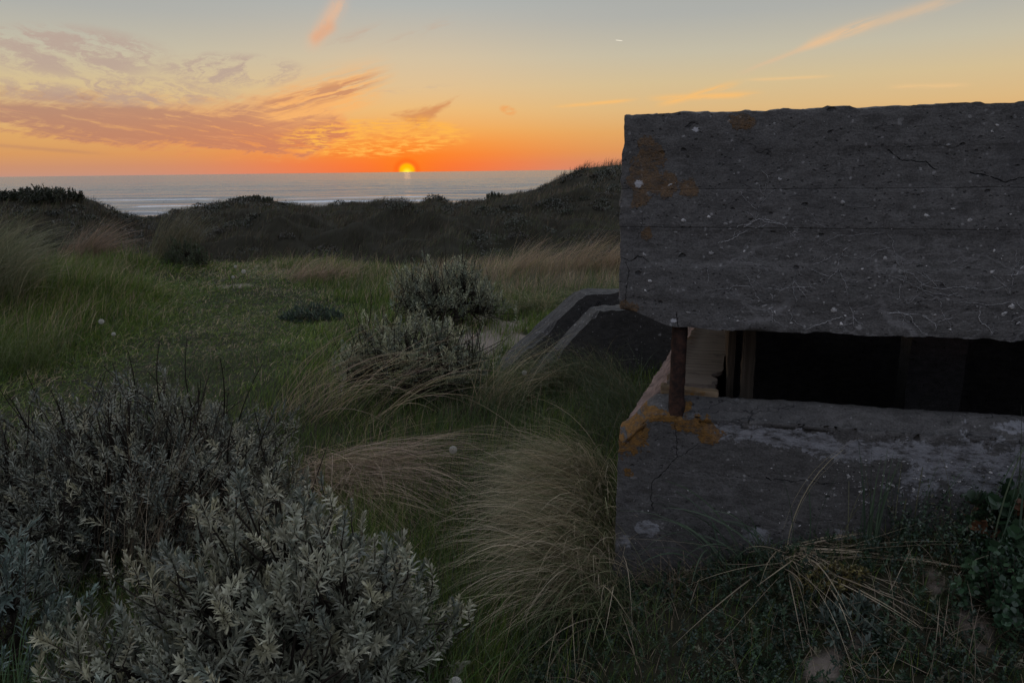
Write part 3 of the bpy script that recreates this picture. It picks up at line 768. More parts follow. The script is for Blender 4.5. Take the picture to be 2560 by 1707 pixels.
V[:, 2] -= .03 * (V[:, 0] - .15); V[:, 1] -= .06 * (V[:, 0] - .15)
o = mesh_obj('sill_block', V, Fq, m, bunker); o['label'] = 'short grey wooden block at the front end of the board'
m, b, c, g, _ = wood('dark_timber', (.05, .042, .032), (.13, .105, .08), 2)
setb(b, c, .85, xbump(g, .5, .003), spec=.2)
V, Fq = rough_box((.455, .30, -.36), (.505, .34, SL0 - .002), .012, .004, .002, .003, 77)
o = mesh_obj('timber_post', V, Fq, m, bunker); o['label'] = 'upright timber stud just inside the slit'
V, Fq = rough_box((.40, .36, .0), (.43, 1.6, SL0 - .002), .03, .004, .002, .003, 78)
o = mesh_obj('timber_lining', V, Fq, m, bunker); o['label'] = 'dark boards lining the inside of the left wall'

# wing walls of the stair, running off behind the left end
def wing(name, foot, knee, end, thick, ztop, seed, label, graffiti=False):
    foot, knee, end = map(np.array, (foot, knee, end))
    d = (knee - foot); L = np.hypot(*d); d = d / L; nrm = np.array([-d[1], d[0]])
    Lf = L + np.hypot(*(end - knee))
    V, Fq = grid_box((0, 0, 0), (1, thick, 1), .02)
    t = V[:, 0]; w = V[:, 2]
    s = t * (Lf + .12) - .12
    bend = s > L
    prof = np.interp(s, [-.12, 0, L * .965, L, L + .12, Lf], [-.13, -.02, ztop * .985, ztop, ztop + .006, ztop + .012])
    prof = prof + .03 * (fbm(s * 9, V[:, 1] * 9, seed=seed) - .5) + .018 * (fbm(s * 30, V[:, 1] * 30, seed=seed + 4, octs=2) - .5) - .03 * sst(fbm(s * 5, V[:, 1] * 6 + 3, seed=seed + 1), .58, .66) * (V[:, 1] < .05)
    zb = -.7
    px = foot[0] + d[0] * np.minimum(s, L) + nrm[0] * V[:, 1]; py = foot[1] + d[1] * np.minimum(s, L) + nrm[1] * V[:, 1]
    e = (end - knee) / np.hypot(*(end - knee)); ex = np.maximum(s - L, 0)
    px = px + e[0] * ex; py = py + e[1] * ex
    zz = zb + (prof - zb) * w
    wob = .012 * (fbm(s * 7, w * 7, V[:, 1] * 8, seed + 2) - .5)
    Pw = np.stack([px + nrm[0] * wob, py + nrm[1] * wob, zz], -1)
    Q = Pw[:, :2] - BC
    loc = np.stack([Q @ BU, Q @ BV, Pw[:, 2]], -1)
    o = mesh_obj(name, loc, Fq, WING, bunker, smooth=False); o['label'] = label
    return foot, d, nrm, L, e, knee, o
WING = concrete('wing_concrete', chips=1.3, tone=.42)  # low tone, with the shade of the deep stair trench put into the colour
wing('wing_wall', (.10, 5.50), (.69, 5.66), (1.6, 5.80), .2, .575, 81, 'nearer sloping wing wall of the entrance steps, half overgrown')
_, d_, n_, L_, e_, k_, farwall = wing('wing_wall', (-.10, 6.03), (.655, 6.28), (1.6, 6.42), .25, .605, 91, 'farther, longer sloping wing wall of the entrance steps')
# faint scrawl on the face of the farther wing wall
m, b, _ = material('scrawl_paint'); setb(b, (.012, .012, .014), .8)
def scrawl(pts):
    pts = np.array(pts); tt = np.linspace(0, 1, 8 * len(pts)); ti = np.linspace(0, 1, len(pts))
    a = np.interp(tt, ti, pts[:, 0]); h = np.interp(tt, ti, pts[:, 1])
    c = k_ + e_ * a[:, None] - n_ * .012
    Q = c - BC
    return np.stack([Q @ BU, Q @ BV, h], -1)[None]
g = Geo()
for st in ([(.03, .52), (.0, .47), (-.01, .40), (.02, .385)], [(.09, .555), (.06, .49), (.05, .43), (.07, .40), (.11, .43), (.12, .49), (.10, .545), (.08, .50)],
           [(.13, .42), (.15, .49), (.16, .52), (.165, .44), (.18, .49), (.20, .52), (.205, .44)], [(.22, .43), (.235, .51), (.25, .50), (.24, .44), (.27, .46), (.28, .52)], [(-.06, .50), (-.07, .42)]):
    c = scrawl(st); g.tubes(c, np.full(c.shape[:2], .0032), np.zeros((1, 3)), 5)
o = g.build('scrawl', m, farwall); 
# ---------------------------------------------------------------- plants
BLADE = plant_material('grass_blade', .5, .35, .35, .25)
LEAF = plant_material('leaf', .38, .6, .2, .28)
BARK = plant_material('twig_bark', .8, .2, .0, .2)

def blade_lines(base, phi, L, th0, th1, K=6, pw=1.4, floor=None, swirl=0.):
    """centre lines of blades that start th0 off vertical towards heading phi and end th0+th1 off it"""
    N = len(L); t = (np.arange(K - 1) + .5) / (K - 1)
    th = th0[:, None] + th1[:, None] * t[None] ** pw
    ph = phi[:, None] + swirl * rng.normal(0, 1, N)[:, None] * t[None]
    st = (L / (K - 1))[:, None]
    d = np.stack([np.sin(th) * np.cos(ph) * st, np.sin(th) * np.sin(ph) * st, np.cos(th) * st], -1)
    P = np.concatenate([base[:, None], base[:, None] + np.cumsum(d, 1)], 1)
    if floor is not None:
        P[..., 2] = np.maximum(P[..., 2], ground(P[..., 0], P[..., 1]) + floor)
    return P

def add_blades(g, base, phi, L, w, th0, th1, col, K=6, pw=1.4, floor=None, swirl=0., tip=.12):
    P = blade_lines(base, phi, L, th0, th1, K, pw, floor, swirl)
    t = np.linspace(0, 1, K)
    prof = np.minimum(1., .75 + t * .8) * np.clip(1 - t ** 2.2, tip, 1)
    a = rng.normal(0, .7, len(L))
    side = np.stack([-np.sin(phi) * np.cos(a), np.cos(phi) * np.cos(a), np.sin(a)], -1)
    g.ribbons(P, side, w[:, None] * prof[None], col)

PLANT = 2.05
def pick(n, cols, wts, var=.18):
    c = PLANT * np.array(cols)[rng.choice(len(cols), n, p=np.array(wts) / sum(wts))]
    return c * (1 + rng.normal(0, var, (n, 1))).clip(.45, 1.7)

GREEN = (.050, .084, .016); YGREEN = (.088, .114, .022); DGREEN = (.026, .044, .015); STRAW = (.25, .195, .12); PINKSTRAW = (.23, .165, .125); GREYG = (.085, .095, .06); BROWN = (.06, .045, .032); BGREEN = (.040, .062, .040)

def scatter(n, r0, r1, a0=-40, a1=40):
    r = rng.uniform(r0, r1, n); s = np.radians(rng.uniform(a0, a1, n))
    return r * np.sin(s), r * np.cos(s)

def in_bunker(x, y, pad=.0):
    u, v = buv(x, y)
    return (u > -pad) & (u < 3.35) & (v > -pad) & (v < 2.8)
def in_wings(x, y):
    a = 5.50 + (x - .1) * .265; c = 6.03 + (x + .1) * .33
    return ((x > .1) & (np.abs(y - a - .07) < .12)) | ((x > -.1) & (np.abs(y - c - .09) < .14))

# ---- meadow grass on the plateau
def meadow():
    g = Geo()
    n = 430000
    r = np.concatenate([rng.uniform(1.2, 14.5, n - 90000), rng.uniform(7, 13.5, 90000)]); s = np.radians(rng.uniform(-41, 41, n))
    x, y = r * np.sin(s), r * np.cos(s)
    sd = np.degrees(s)
    path = path_mask(x, y); sand = sand_mask(x, y)
    patchy = fbm(x * .8, y * .8, seed=101); pat2 = fbm(x * 2.6, y * 2.6, seed=102)
    u, v = buv(x, y)
    front = (u > -.25) & (v < .05)                         # dark herb bank in front of the bunker
    left = sst(-(x + 3.4 + .1 * (y - 8)), 0., 1.6)
    back = sst(r - edge_r(sd), -2.6, -.5)
    right = sst(x, -1.0, .2) * sst(y, 7.3, 8.8)
    keep = rng.random(n) > np.clip(sand * np.where(x < -1.5, .72, 1.), 0, .97)
    keep &= ~in_bunker(x, y) & ~in_wings(x, y)
    keep &= rng.random(n) > front * .86
    keep &= r < edge_r(sd) + 3
    keep &= rng.random(n) < np.clip(.35 + 1.1 * patchy, .3, 1)
    keep &= rng.random(n) > path * .1
    x, y, sd, r, path, patchy, pat2, left, back, right, front = [a[keep] for a in (x, y, sd, r, path, patchy, pat2, left, back, right, front)]
    n = len(x)
    L = .09 + .07 * patchy + .13 * left * (.6 + .8 * pat2) + .06 * right + .10 * back * (1 - left)
    L *= 1 - .55 * path
    L *= np.where(rng.random(n) < .06, 1.7, 1.) * rng.uniform(.55, 1.25, n)
    L = np.where(front, L * .8, L)
    near_centre = (np.abs(x + .35) < .7) & (y < 4.6)
    L = np.where(near_centre, L * 1.7, L)
    phi = rng.normal(0., 1.3, n) + np.pi * 0
    wfac = np.clip(r / 6, .5, 2.2)
    w = rng.uniform(.0028, .0052, n) * wfac
    th0 = np.abs(rng.normal(.12, .22, n)) + path * rng.uniform(0, .8, n)
    th1 = rng.uniform(.2, 1.3, n) + path * .4
    c = pick(n, [GREEN, YGREEN, DGREEN, STRAW], [5, 3.2, 2, .5])
    dry = rng.random(n) < np.clip(.05 + .12 * path + .2 * (pat2 > .6) + .62 * right * sst(r, 9.2, 10.4) + .4 * back * (1 - left), 0, .85)
    c[dry] = pick(dry.sum(), [STRAW, GREYG, PINKSTRAW], [1.2, 1.6, .8])
    c = c * (1 + .15 * path)[:, None]
    bright_mask = sst(x, -2.6, -1.9) * (1 - sst(x, -1.0, -.4)) * sst(y, 4.4, 5.2) * (1 - sst(y, 9., 10.))  # patch of brighter, yellower green grass right of the path
    lush = (rng.random(n) < np.clip((patchy - .47) * 4 + .5 * bright_mask, 0, .8)) & ~dry
    c[lush] = pick(lush.sum(), [YGREEN, GREEN], [1, 1.1]) * (1 + .35 * bright_mask[lush])[:, None]
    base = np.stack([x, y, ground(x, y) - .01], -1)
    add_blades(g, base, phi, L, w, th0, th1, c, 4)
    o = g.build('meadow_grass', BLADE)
    tag(o, 'green and straw grass covering the plateau around the path', 'grass', kind='stuff')
meadow()

# ---- taller coarse blades, scattered through the plateau
def tall_grass():
    g = Geo(); n = 9000
    x, y = scatter(n, 5.5, 13.2, -40, 12)
    d = fbm(x * .7, y * .7, seed=111) + .35 * sst(-x, 3.5, 5.5) + .25 * sst(np.hypot(x, y), 9.5, 11) * (x > -1.5)
    k = (d > .62) & (path_mask(x, y) < .25) & ~in_wings(x, y) & (sand_mask(x, y) < .3) & ~in_bunker(x, y, .1)
    x, y = x[k], y[k]; n = len(x)
    rep = 7; x = np.repeat(x, rep) + rng.normal(0, .035, n * rep); y = np.repeat(y, rep) + rng.normal(0, .035, n * rep); n *= rep
    c = np.where((rng.random(n) < .25 + .5 * (x > -1.5))[:, None], pick(n, [STRAW, PINKSTRAW], [1, 1.3]), pick(n, [GREEN, YGREEN, GREYG], [3, 2, .6]))
    add_blades(g, np.stack([x, y, ground(x, y) - .01], -1), rng.normal(.1, .8, n), rng.uniform(.22, .5, n), rng.uniform(.004, .007, n), np.abs(rng.normal(.12, .14, n)), rng.uniform(.4, 1.3, n), c, 5, 1.5)
    tag(g.build('tall_grass', BLADE), 'taller loose grass standing above the meadow', 'grass', kind='stuff')
tall_grass()

# ---- seaward dunes: heath, grass in the hollow, low scrub
def dune_cover():
    g = Geo(); n = 330000
    r = 13.5 + 52 * rng.random(n) ** 1.15; s = np.radians(rng.uniform(-43, 43, n)); x, y = r * np.sin(s), r * np.cos(s); sd = np.degrees(s)
    k = (r > edge_r(sd) + .8) & (r < crest_r(sd) + 2.5)
    x, y, r, sd = x[k], y[k], r[k], sd[k]
    cl = fbm(x * .45, y * .45, seed=121); c2 = fbm(x * 1.7, y * 1.7, seed=122, octs=3)
    k = rng.random(len(x)) < np.clip((c2 - .3) * 3, .08, 1)
    x, y, r, sd, cl, c2 = [a[k] for a in (x, y, r, sd, cl, c2)]; n = len(x)
    hollow = sst(r, edge_r(sd) + 1, edge_r(sd) + 4) * (1 - sst(r, flat_r(sd) - 3, flat_r(sd) + 5)) * sst(sd, -14, -1)
    crest = np.exp(-((r - crest_r(sd)) / 3.5) ** 2)
    rightd = sst(sd, 1.5, 5) * sst(r, 40, 50)
    L = rng.uniform(.18, .5, n) * (.55 + .9 * c2) * (1 - .35 * hollow) * (1 + .55 * crest * rightd) * (1 - .3 * crest * (1 - rightd))
    c = pick(n, [(.036, .028, .021), (.026, .022, .016), (.022, .025, .013), (.062, .046, .034)], [3, 3, 1.6, .8])
    gr = rng.random(n) < np.clip(hollow * 1.0 + .06 + .22 * (cl > .58), 0, .9)
    c[gr] = pick(gr.sum(), [(.05, .06, .024), (.038, .052, .02), (.09, .082, .045)], [2, 2, .8])
    st = (rng.random(n) < .06 + .4 * rightd + .4 * sst(cl, .5, .6) * (1 - hollow)) & ~gr
    c[st] = pick(st.sum(), [(.105, .08, .055), (.08, .068, .045)], [1, 1])
    phi = rng.normal(.0, .75, n)
    w = np.clip(r * .00042, .006, .03) * rng.uniform(.7, 1.4, n)
    add_blades(g, np.stack([x, y, ground(x, y) - .02], -1), phi, L, w, np.abs(rng.normal(.25, .2, n)), rng.uniform(.3, 1.1, n), c, 4)
    tag(g.build('dune_grass', BLADE), 'brown heath and grass covering the seaward dunes', 'dune grass', kind='stuff')
    # low scrub, clumps of leaf-sized faces
    g = Geo(); m = 2600
    r = 15 + 45 * rng.random(m); s = np.radians(rng.uniform(-43, 43, m)); x, y = r * np.sin(s), r * np.cos(s); sd = np.degrees(s)
    d = fbm(x * .22, y * .22, seed=131)
    k = (d > .46) & (r > edge_r(sd) + 2) & (r < crest_r(sd) - 2.2)
    x, y, r = x[k], y[k], r[k]; m = len(x)
    per = 150
    R0 = rng.uniform(.3, .85, m)
    dr = rng.normal(0, 1, (m, per, 3)); dr[..., 2] = np.abs(dr[..., 2]); dr /= np.linalg.norm(dr, axis=-1, keepdims=True)
    rad = R0[:, None] * (.72 + .3 * rng.random((m, per)))
    B = np.stack([x, y, ground(x, y) - .08], -1)[:, None] + dr * rad[..., None] * np.array([1, 1, .62])
    B = B.reshape(-1, 3); n = len(B)
    ph = rng.uniform(0, 2 * np.pi, n)
    col = np.repeat(pick(m, [(.016, .018, .011), (.022, .019, .014), (.024, .028, .018)], [1, 1, .8]), per, 0) * rng.uniform(.6, 1.35, (n, 1))
    w = np.repeat(np.clip(r * .0013, .025, .075), per)
    add_blades(g, B, ph, w * rng.uniform(1.5, 2.6, n), w, rng.uniform(.1, 1.3, n), rng.uniform(.2, .8, n), col, 3, tip=.3)
    tag(g.build('dune_scrub', LEAF), 'low dark scrub hugging the seaward dune slopes', 'scrub', kind='stuff')
dune_cover()

# ---- sea buckthorn and other bushes
def bez(a, b, c, K):
    t = np.linspace(0, 1, K)[None, :, None]
    return a[:, None] * (1 - t) ** 2 + 2 * b[:, None] * t * (1 - t) + c[:, None] * t ** 2

def rosettes(g, P, nleaf, ll, lw, cols, wts, spread=(1.15, .35), K=4, t0=.12):
    """leaves set spirally along shoots P (N,K,3)"""
    N, Kp = P.shape[:2]
    t = np.linspace(t0, 1, nleaf)[None] + rng.uniform(-.03, .03, (N, nleaf)); t = t.clip(0, 1)
    f = t * (Kp - 1); i = np.minimum(f.astype(int), Kp - 2); fr = (f - i)[..., None]
    ar = np.arange(N)[:, None]
    p0 = P[ar, i] * (1 - fr) + P[ar, i + 1] * fr
    ax = P[ar, i + 1] - P[ar, i]; ax /= np.linalg.norm(ax, axis=-1, keepdims=True) + 1e-9
    ref = np.where(np.abs(ax[..., 2:]) > .9, np.array([1., 0, 0]), np.array([0, 0, 1.]))
    e1 = np.cross(ax, ref); e1 /= np.linalg.norm(e1, axis=-1, keepdims=True) + 1e-9; e2 = np.cross(ax, e1)
    Ls = rng.uniform(.62, 1.25, (N, 1))
    be = np.arange(nleaf)[None] * 2.39996 + rng.uniform(0, 6.28, (N, 1)) + rng.normal(0, .25, (N, nleaf))
    rad = e1 * np.cos(be)[..., None] + e2 * np.sin(be)[..., None]
    al = (spread[0] + (spread[1] - spread[0]) * t + rng.normal(0, .16, (N, nleaf)))[..., None]
    D = ax * np.cos(al) + rad * np.sin(al)
    side = np.cross(D, rad * np.cos(al) - ax * np.sin(al)); side /= np.linalg.norm(side, axis=-1, keepdims=True) + 1e-9
    Ln = ll * Ls * rng.uniform(.7, 1.25, (N, nleaf)) * (1 - .35 * np.maximum(0, t - .85) / .15)
    tt = np.linspace(0, 1, K)
    curl = (ax * .0 + rad * np.cos(al) - ax * np.sin(al)) * rng.normal(.02, .22, (N, nleaf, 1))
    Q = p0[..., None, :] + D[..., None, :] * (Ln[..., None] * tt)[..., None] + curl[..., None, :] * (Ln[..., None] * tt ** 2)[..., None]
    Q = Q.reshape(-1, K, 3)
    wp = np.interp(tt, [0, .3, .65, 1], [.35, .95, 1., .1])
    w = (lw * rng.uniform(.8, 1.2, (N, nleaf)))[..., None] * wp
    c = np.repeat(pick(N, cols, wts, .24), nleaf, 0) * rng.uniform(.8, 1.2, (N * nleaf, 1))
    g.ribbons(Q, side.reshape(-1, 3), w.reshape(-1, K), c)

SILVER = [(.165, .163, .122), (.125, .13, .098), (.20, .192, .132), (.085, .096, .078)]
def bush(name, label, cat, group, c, rx, ry, h, nshoot, nleaf, ll, lw, cols=SILVER, wts=(3, 3, 1.4, 2), shoot=(.10, .2), bare=0, seed=0, roots=4, low=.12, lump=2.4, spread=(1.15, .35), up=.75, trunk=.011, barkc=(.035, .028, .022), lean=(0, 0), rootr=.35, fill=0.):
    global rng
    rng = np.random.default_rng(seed)
    cx, cy = c; z0 = float(ground(np.array([cx]), np.array([cy]))[0])
    root = empty(name, (cx, cy, z0)); tag(root, label, cat, group)
    # tips spread through the outer part of a lumpy crown
    n = nshoot * 4
    d = rng.normal(0, 1, (n, 3)); d[:, 2] = np.abs(d[:, 2]) * .9 + rng.uniform(-.15, .25, n); d /= np.linalg.norm(d, axis=1, keepdims=True)
    lum = fbm(d[:, 0] * lump + seed, d[:, 1] * lump, d[:, 2] * lump, seed + 1, octs=3)
    rad = (.55 + .2 * fill + .95 * (1 - .4 * fill) * (lum - .22)) * rng.uniform(.72 - .25 * fill, 1.04, n)
    k = (lum > .40 - .12 * fill)
    d, rad, lum = d[k][:nshoot], rad[k][:nshoot], lum[k][:nshoot]; n = len(d)
    tip = np.stack([d[:, 0] * rx * rad, d[:, 1] * ry * rad, low * h + d[:, 2] * h * (1 - low) * rad * 1.0], -1)
    tip[:, 0] += lean[0] * tip[:, 2] / h; tip[:, 1] += lean[1] * tip[:, 2] / h
    gz0 = ground(tip[:, 0] + cx, tip[:, 1] + cy) - z0
    tip[:, 2] = np.maximum(tip[:, 2], gz0 + .05)
    dirn = d * (1 - up) + np.array([0, 0, up]) + rng.normal(0, .28, (n, 3)); dirn /= np.linalg.norm(dirn, axis=1, keepdims=True)
    sl = rng.uniform(shoot[0], shoot[1], n)
    sb = tip - dirn * sl[:, None]
    sb[:, 2] = np.maximum(sb[:, 2], gz0 + .02)
    # limbs
    rt = np.stack([rng.normal(0, rx * rootr * .5, roots), rng.normal(0, ry * rootr * .5, roots), np.zeros(roots)], -1)
    rt[:, 2] = ground(rt[:, 0] + cx, rt[:, 1] + cy) - z0 - .03
    nl = roots * 5
    li = rng.choice(n, min(nl, n), replace=False); nl = len(li)
    limb = sb[li] * np.array([.62, .62, .6]) + rng.normal(0, .03, (nl, 3)) * h; lr = np.argmin(((limb[:, None, :2] - rt[None, :, :2]) ** 2).sum(-1), 1)
    br = Geo(); bc = np.array([barkc])
    Pl = bez(rt[lr], (rt[lr] + limb) / 2 + np.array([0, 0, .12]) * h + rng.normal(0, .06, (nl, 3)) * h, limb, 8)
    Pl[:, 1:-1] += rng.normal(0, .012 * h, (nl, 6, 3))
    tr = np.linspace(1, .5, 8)[None] * trunk * rng.uniform(.7, 1.2, (nl, 1))
    br.tubes(Pl, tr, np.repeat(bc, nl, 0), 5)
    near = np.argmin(((sb[:, None] - limb[None]) ** 2).sum(-1), 1)
    Pb = bez(limb[near], (limb[near] + sb) / 2 + rng.normal(0, .05, (n, 3)) * h, sb, 6)
    br.tubes(Pb, np.linspace(.0042, .002, 6)[None] * np.ones((n, 1)) * min(1.3, h / .55), np.repeat(bc, n, 0), 4)
    Ps = bez(sb, (sb + tip) / 2 + rng.normal(0, .012, (n, 3)), tip, 6)
    br.tubes(Ps, np.linspace(.0022, .001, 6)[None] * np.ones((n, 1)), np.repeat(bc * 1.6, n, 0), 4)
    if bare:
        i = rng.choice(n, bare)
        ext = dirn[i] * .5 + np.array([0, 0, .7]) + rng.normal(0, .35, (bare, 3)); ext /= np.linalg.norm(ext, axis=1, keepdims=True)
        ln = rng.uniform(.15, .46, bare)[:, None]
        Pe = bez(sb[i], sb[i] + ext * ln * .5 + rng.normal(0, .02, (bare, 3)), sb[i] + ext * ln, 6)
        br.tubes(Pe, np.linspace(.0042, .0018, 6)[None] * np.ones((bare, 1)), np.repeat(bc * .8, bare, 0), 4)
        # side thorns
        m_ = bare * 5; j = rng.integers(0, bare, m_); kk = rng.integers(1, 5, m_)
        p = Pe[j, kk]; th = rng.normal(0, 1, (m_, 3)) + np.array([0, 0, .6]); th /= np.linalg.norm(th, axis=1, keepdims=True)
        q = p + th * rng.uniform(.02, .07, (m_, 1))
        br.tubes(bez(p, (p + q) / 2, q, 3), np.linspace(.002, .0008, 3)[None] * np.ones((m_, 1)), np.repeat(bc * .8, m_, 0), 3)
    br.build('branches', BARK, root)
    lf = Geo(); rosettes(lf, Ps, nleaf, ll, lw, cols, wts, spread)
    lf.build('foliage', LEAF, root)
    return root

GB = 'sea buckthorn bushes on the plateau'
bush('buckthorn_bush', 'silvery leafed bush filling the lower left foreground, nearest the camera', 'bush', GB, (-.71, 1.98), .61, .60, .78, 1500, 32, .031, .0070, seed=201, lump=3.4, shoot=(.07, .14), spread=(1.3, .45), up=.55, fill=.75)
bush('buckthorn_bush', 'low grey bush of small sprigs in the bottom left corner', 'bush', GB, (-1.27, 1.92), .27, .24, .52, 60, 30, .033, .0072, seed=202, shoot=(.10, .17), roots=2)
bush('buckthorn_bush', 'wide dark twiggy bush with bare thorny tops at the left, beside the grassy path', 'bush', GB, (-1.85, 3.35), .98, .88, .78, 2100, 26, .029, .0058, cols=[(.13, .13, .098), (.098, .104, .084), (.165, .158, .112), (.066, .076, .064)], fill=.6, up=.6, seed=203, bare=150, lump=3.2, roots=7, rootr=.9, shoot=(.09, .17))
bush('buckthorn_bush', 'grey leafed bush cut by the left edge of the photo', 'bush', GB, (-1.78, 2.3), .26, .3, .52, 120, 28, .036, .0068, cols=[(.09, .115, .10), (.075, .10, .09), (.11, .125, .10)], wts=(1, 1, 1), seed=204, roots=2)
bush('buckthorn_bush', 'dense grey bush in the middle with a forked bare stem below it', 'bush', GB, (-.72, 5.35), .66, .42, .68, 620, 24, .036, .0058, seed=205, cols=[(.20, .205, .135), (.14, .15, .105), (.24, .235, .15), (.09, .105, .08)], roots=2, bare=70, rootr=.2, low=.3, trunk=.017, lump=3.4)
bush('buckthorn_bush', 'upright open crowned bush standing in bare sand behind the middle bush', 'bush', GB, (-.72, 7.95), .74, .5, .84, 620, 20, .040, .0062, seed=206, cols=[(.19, .195, .13), (.13, .145, .10), (.23, .225, .15), (.09, .105, .08)], roots=3, bare=60, rootr=.25, low=.3, trunk=.017, lump=3.2)
bush('creeping_willow', 'small dark green cushion shrub on the grass left of the middle bushes', 'shrub', None, (-2.3, 8.35), .42, .3, .24, 260, 18, .03, .006, cols=[(.035, .055, .035), (.028, .045, .032)], wts=(1, 1), seed=207, shoot=(.05, .1))
bush('juniper_shrub', 'dark shrub among tall grass on the far rim of the plateau', 'shrub', None, (-5.35, 12.1), .42, .4, .5, 260, 20, .035, .008, cols=[(.03, .045, .022), (.04, .05, .025)], wts=(1, 1), seed=208)
# shrubs breaking the skyline of the far ridge
def ridge_shrub(s, dr, rx, h, ns, seed, label):
    r = float(crest_r(s)) + dr
    bush('ridge_shrub', label, 'shrub', 'shrubs on the skyline', (r * math.sin(R(s)), r * math.cos(R(s))), rx, rx * .8, h, int(ns * 1.7), 16, .10, .042, cols=[(.022, .028, .016), (.03, .03, .018)], wts=(1, 1), seed=seed, shoot=(.25, .5), trunk=.03, lump=3., up=.6)
ridge_shrub(-31.9, -1.2, 1.7, .6, 230, 221, 'broad dark shrub crowning the left hilltop against the sea')
ridge_shrub(-29.95, -.6, .5, .55, 50, 222, 'small round dark shrub just right of the left hilltop')
ridge_shrub(-33.9, -1.0, 1.1, .5, 110, 223, 'low dark shrub on the hilltop at the left edge')
ridge_shrub(-1.2, -.3, .9, .55, 70, 224, 'ragged low shrub on the ridge at the foot of the right hand dune')
ridge_shrub(-18.9, -1.0, 1.6, .42, 150, 225, 'flat topped dark shrub on the middle hill before the sea')

# ---- marram tussocks
def tussock(label, pts, n, L, phi, th0, th1, cols, wts, w=(.0022, .004), K=9, pw=1.3, seed=0, group='marram tussocks', floor=.012, spread=.07, name='marram_tussock', swirl=.15, lying=0.):
    """pts: root spots (x, y, weight); phi: (mean, sd) heading of the lean"""
    global rng
    rng = np.random.default_rng(seed)
    pts = np.array(pts, float)
    i = rng.choice(len(pts), n, p=pts[:, 2] / pts[:, 2].sum())
    x = pts[i, 0] + rng.normal(0, spread, n); y = pts[i, 1] + rng.normal(0, spread, n)
    g = Geo()
    ph = rng.normal(phi[0], phi[1], n); ln = rng.uniform(L[0], L[1], n)
    a = rng.uniform(th0[0], th0[1], n); b_ = rng.uniform(th1[0], th1[1], n)
    c = pick(n, cols, wts)
    add_blades(g, np.stack([x, y, ground(x, y) - .02], -1), ph, ln, rng.uniform(w[0], w[1], n), a, b_, c, K, pw, floor, swirl)
    o = g.build(name, BLADE)
    # put the origin at the foot
    cx, cy = float(np.average(pts[:, 0], weights=pts[:, 2])), float(np.average(pts[:, 1], weights=pts[:, 2])); cz = float(ground(np.array([cx]), np.array([cy]))[0])
    o.data.transform(Matrix.Translation((-cx, -cy, -cz))); o.location = (cx, cy, cz)
    return tag(o, label, 'grass tussock', group)

PI = np.pi
MAR = [(.24, .20, .135), (.14, .14, .08), (.30, .25, .185), (.07, .085, .04)]
tussock('big pale marram tussock leaning away from the bunker wall, over the hollow', [(.42, 3.8, .7), (.38, 3.55, 1.2), (.36, 3.25, 1.2), (.34, 2.95, 1.), (.32, 2.68, .5)], 4200, (.3, .78), (PI + .66, .36), (.35, 1.0), (.8, 1.5), MAR, [3, 2.2, 2, 1.2], seed=301, spread=.075, w=(.0018, .005), swirl=.3)
tussock('dark green grass clump hanging round the broken foot of the bunker corner', [(.28, 2.62, 1), (.22, 2.5, .7), (.34, 2.42, .6)], 420, (.2, .5), (PI + .6, .8), (.1, .6), (.8, 1.7), [(.06, .075, .035), (.09, .09, .05), (.16, .125, .08)], [2, 2, 1], seed=302, spread=.07)
tussock('pinkish dry tussock swept to the right in the middle of the foreground', [(-1.12, 4.1, 1), (-.95, 3.95, 1.), (-.85, 4.15, .6), (-1.2, 3.9, .7), (-1.0, 3.75, .6)], 1300, (.4, 1.2), (-.85, .3), (.9, 1.4), (.4, .8), [(.25, .19, .145), (.17, .125, .10), (.24, .19, .125), (.09, .08, .045)], [3, 2, 2, .8], seed=303, spread=.10, pw=1.1, swirl=.3, w=(.0018, .0048))
tussock('looser tussock of long arching blades behind the pinkish one', [(-1.55, 4.95, 1), (-1.3, 4.85, 1), (-1.0, 4.75, .8)], 150, (.7, 1.35), (-.22, .3), (.35, .85), (.8, 1.35), [STRAW, PINKSTRAW, (.12, .12, .06)], [2, 1.5, 1.6], seed=304, spread=.12, w=(.003, .005))
tussock('small arching tussock in front of the entrance wing walls', [(-.2, 5.1, 1), (-.08, 5.05, .8)], 200, (.4, .9), (-.1, .9), (.2, .7), (.9, 1.5), [(.15, .13, .085), (.09, .10, .05), STRAW], [2, 2, 1.4], seed=305, spread=.06)
tussock('grass tuft growing over the nearer wing wall', [(.25, 5.36, 1), (.4, 5.42, 1), (.55, 5.5, .8), (.75, 5.45, .6)], 950, (.22, .62), (PI + .5, .95), (.05, .5), (.9, 1.9), [(.05, .065, .03), (.08, .085, .045), (.15, .12, .075)], [2, 1.6, .8], seed=306, spread=.07)
tussock('dark grass clump filling the gap between wing wall and bunker', [(.75, 5.1, 1), (.85, 4.7, 1), (.68, 4.5, .8), (.6, 4.2, .7)], 900, (.25, .6), (PI + .3, .9), (.05, .5), (.7, 1.8), [(.04, .055, .028), (.06, .07, .04), (.13, .105, .07)], [2, 1.6, .6], seed=307, spread=.12)
tussock('drooping tussock hanging over bare sand behind the far wing wall', [(.25, 8.75, 1), (.42, 8.7, .8), (.1, 8.85, .5)], 420, (.45, .8), (-PI / 2 - .15, .75), (.3, .9), (.9, 1.6), [(.12, .12, .07), (.08, .095, .045), STRAW], [2, 2, 1], seed=308, spread=.08, w=(.003, .0055))
tussock('dark round tussock beside the drooping one, next to the bunker', [(.85, 8.9, 1), (1.05, 8.95, .8)], 420, (.35, .65), (-PI / 2, 1.2), (.2, .8), (.8, 1.6), [(.045, .06, .03), (.07, .08, .045), (.12, .11, .07)], [2, 2, .8], seed=309, spread=.11, w=(.003, .0055))
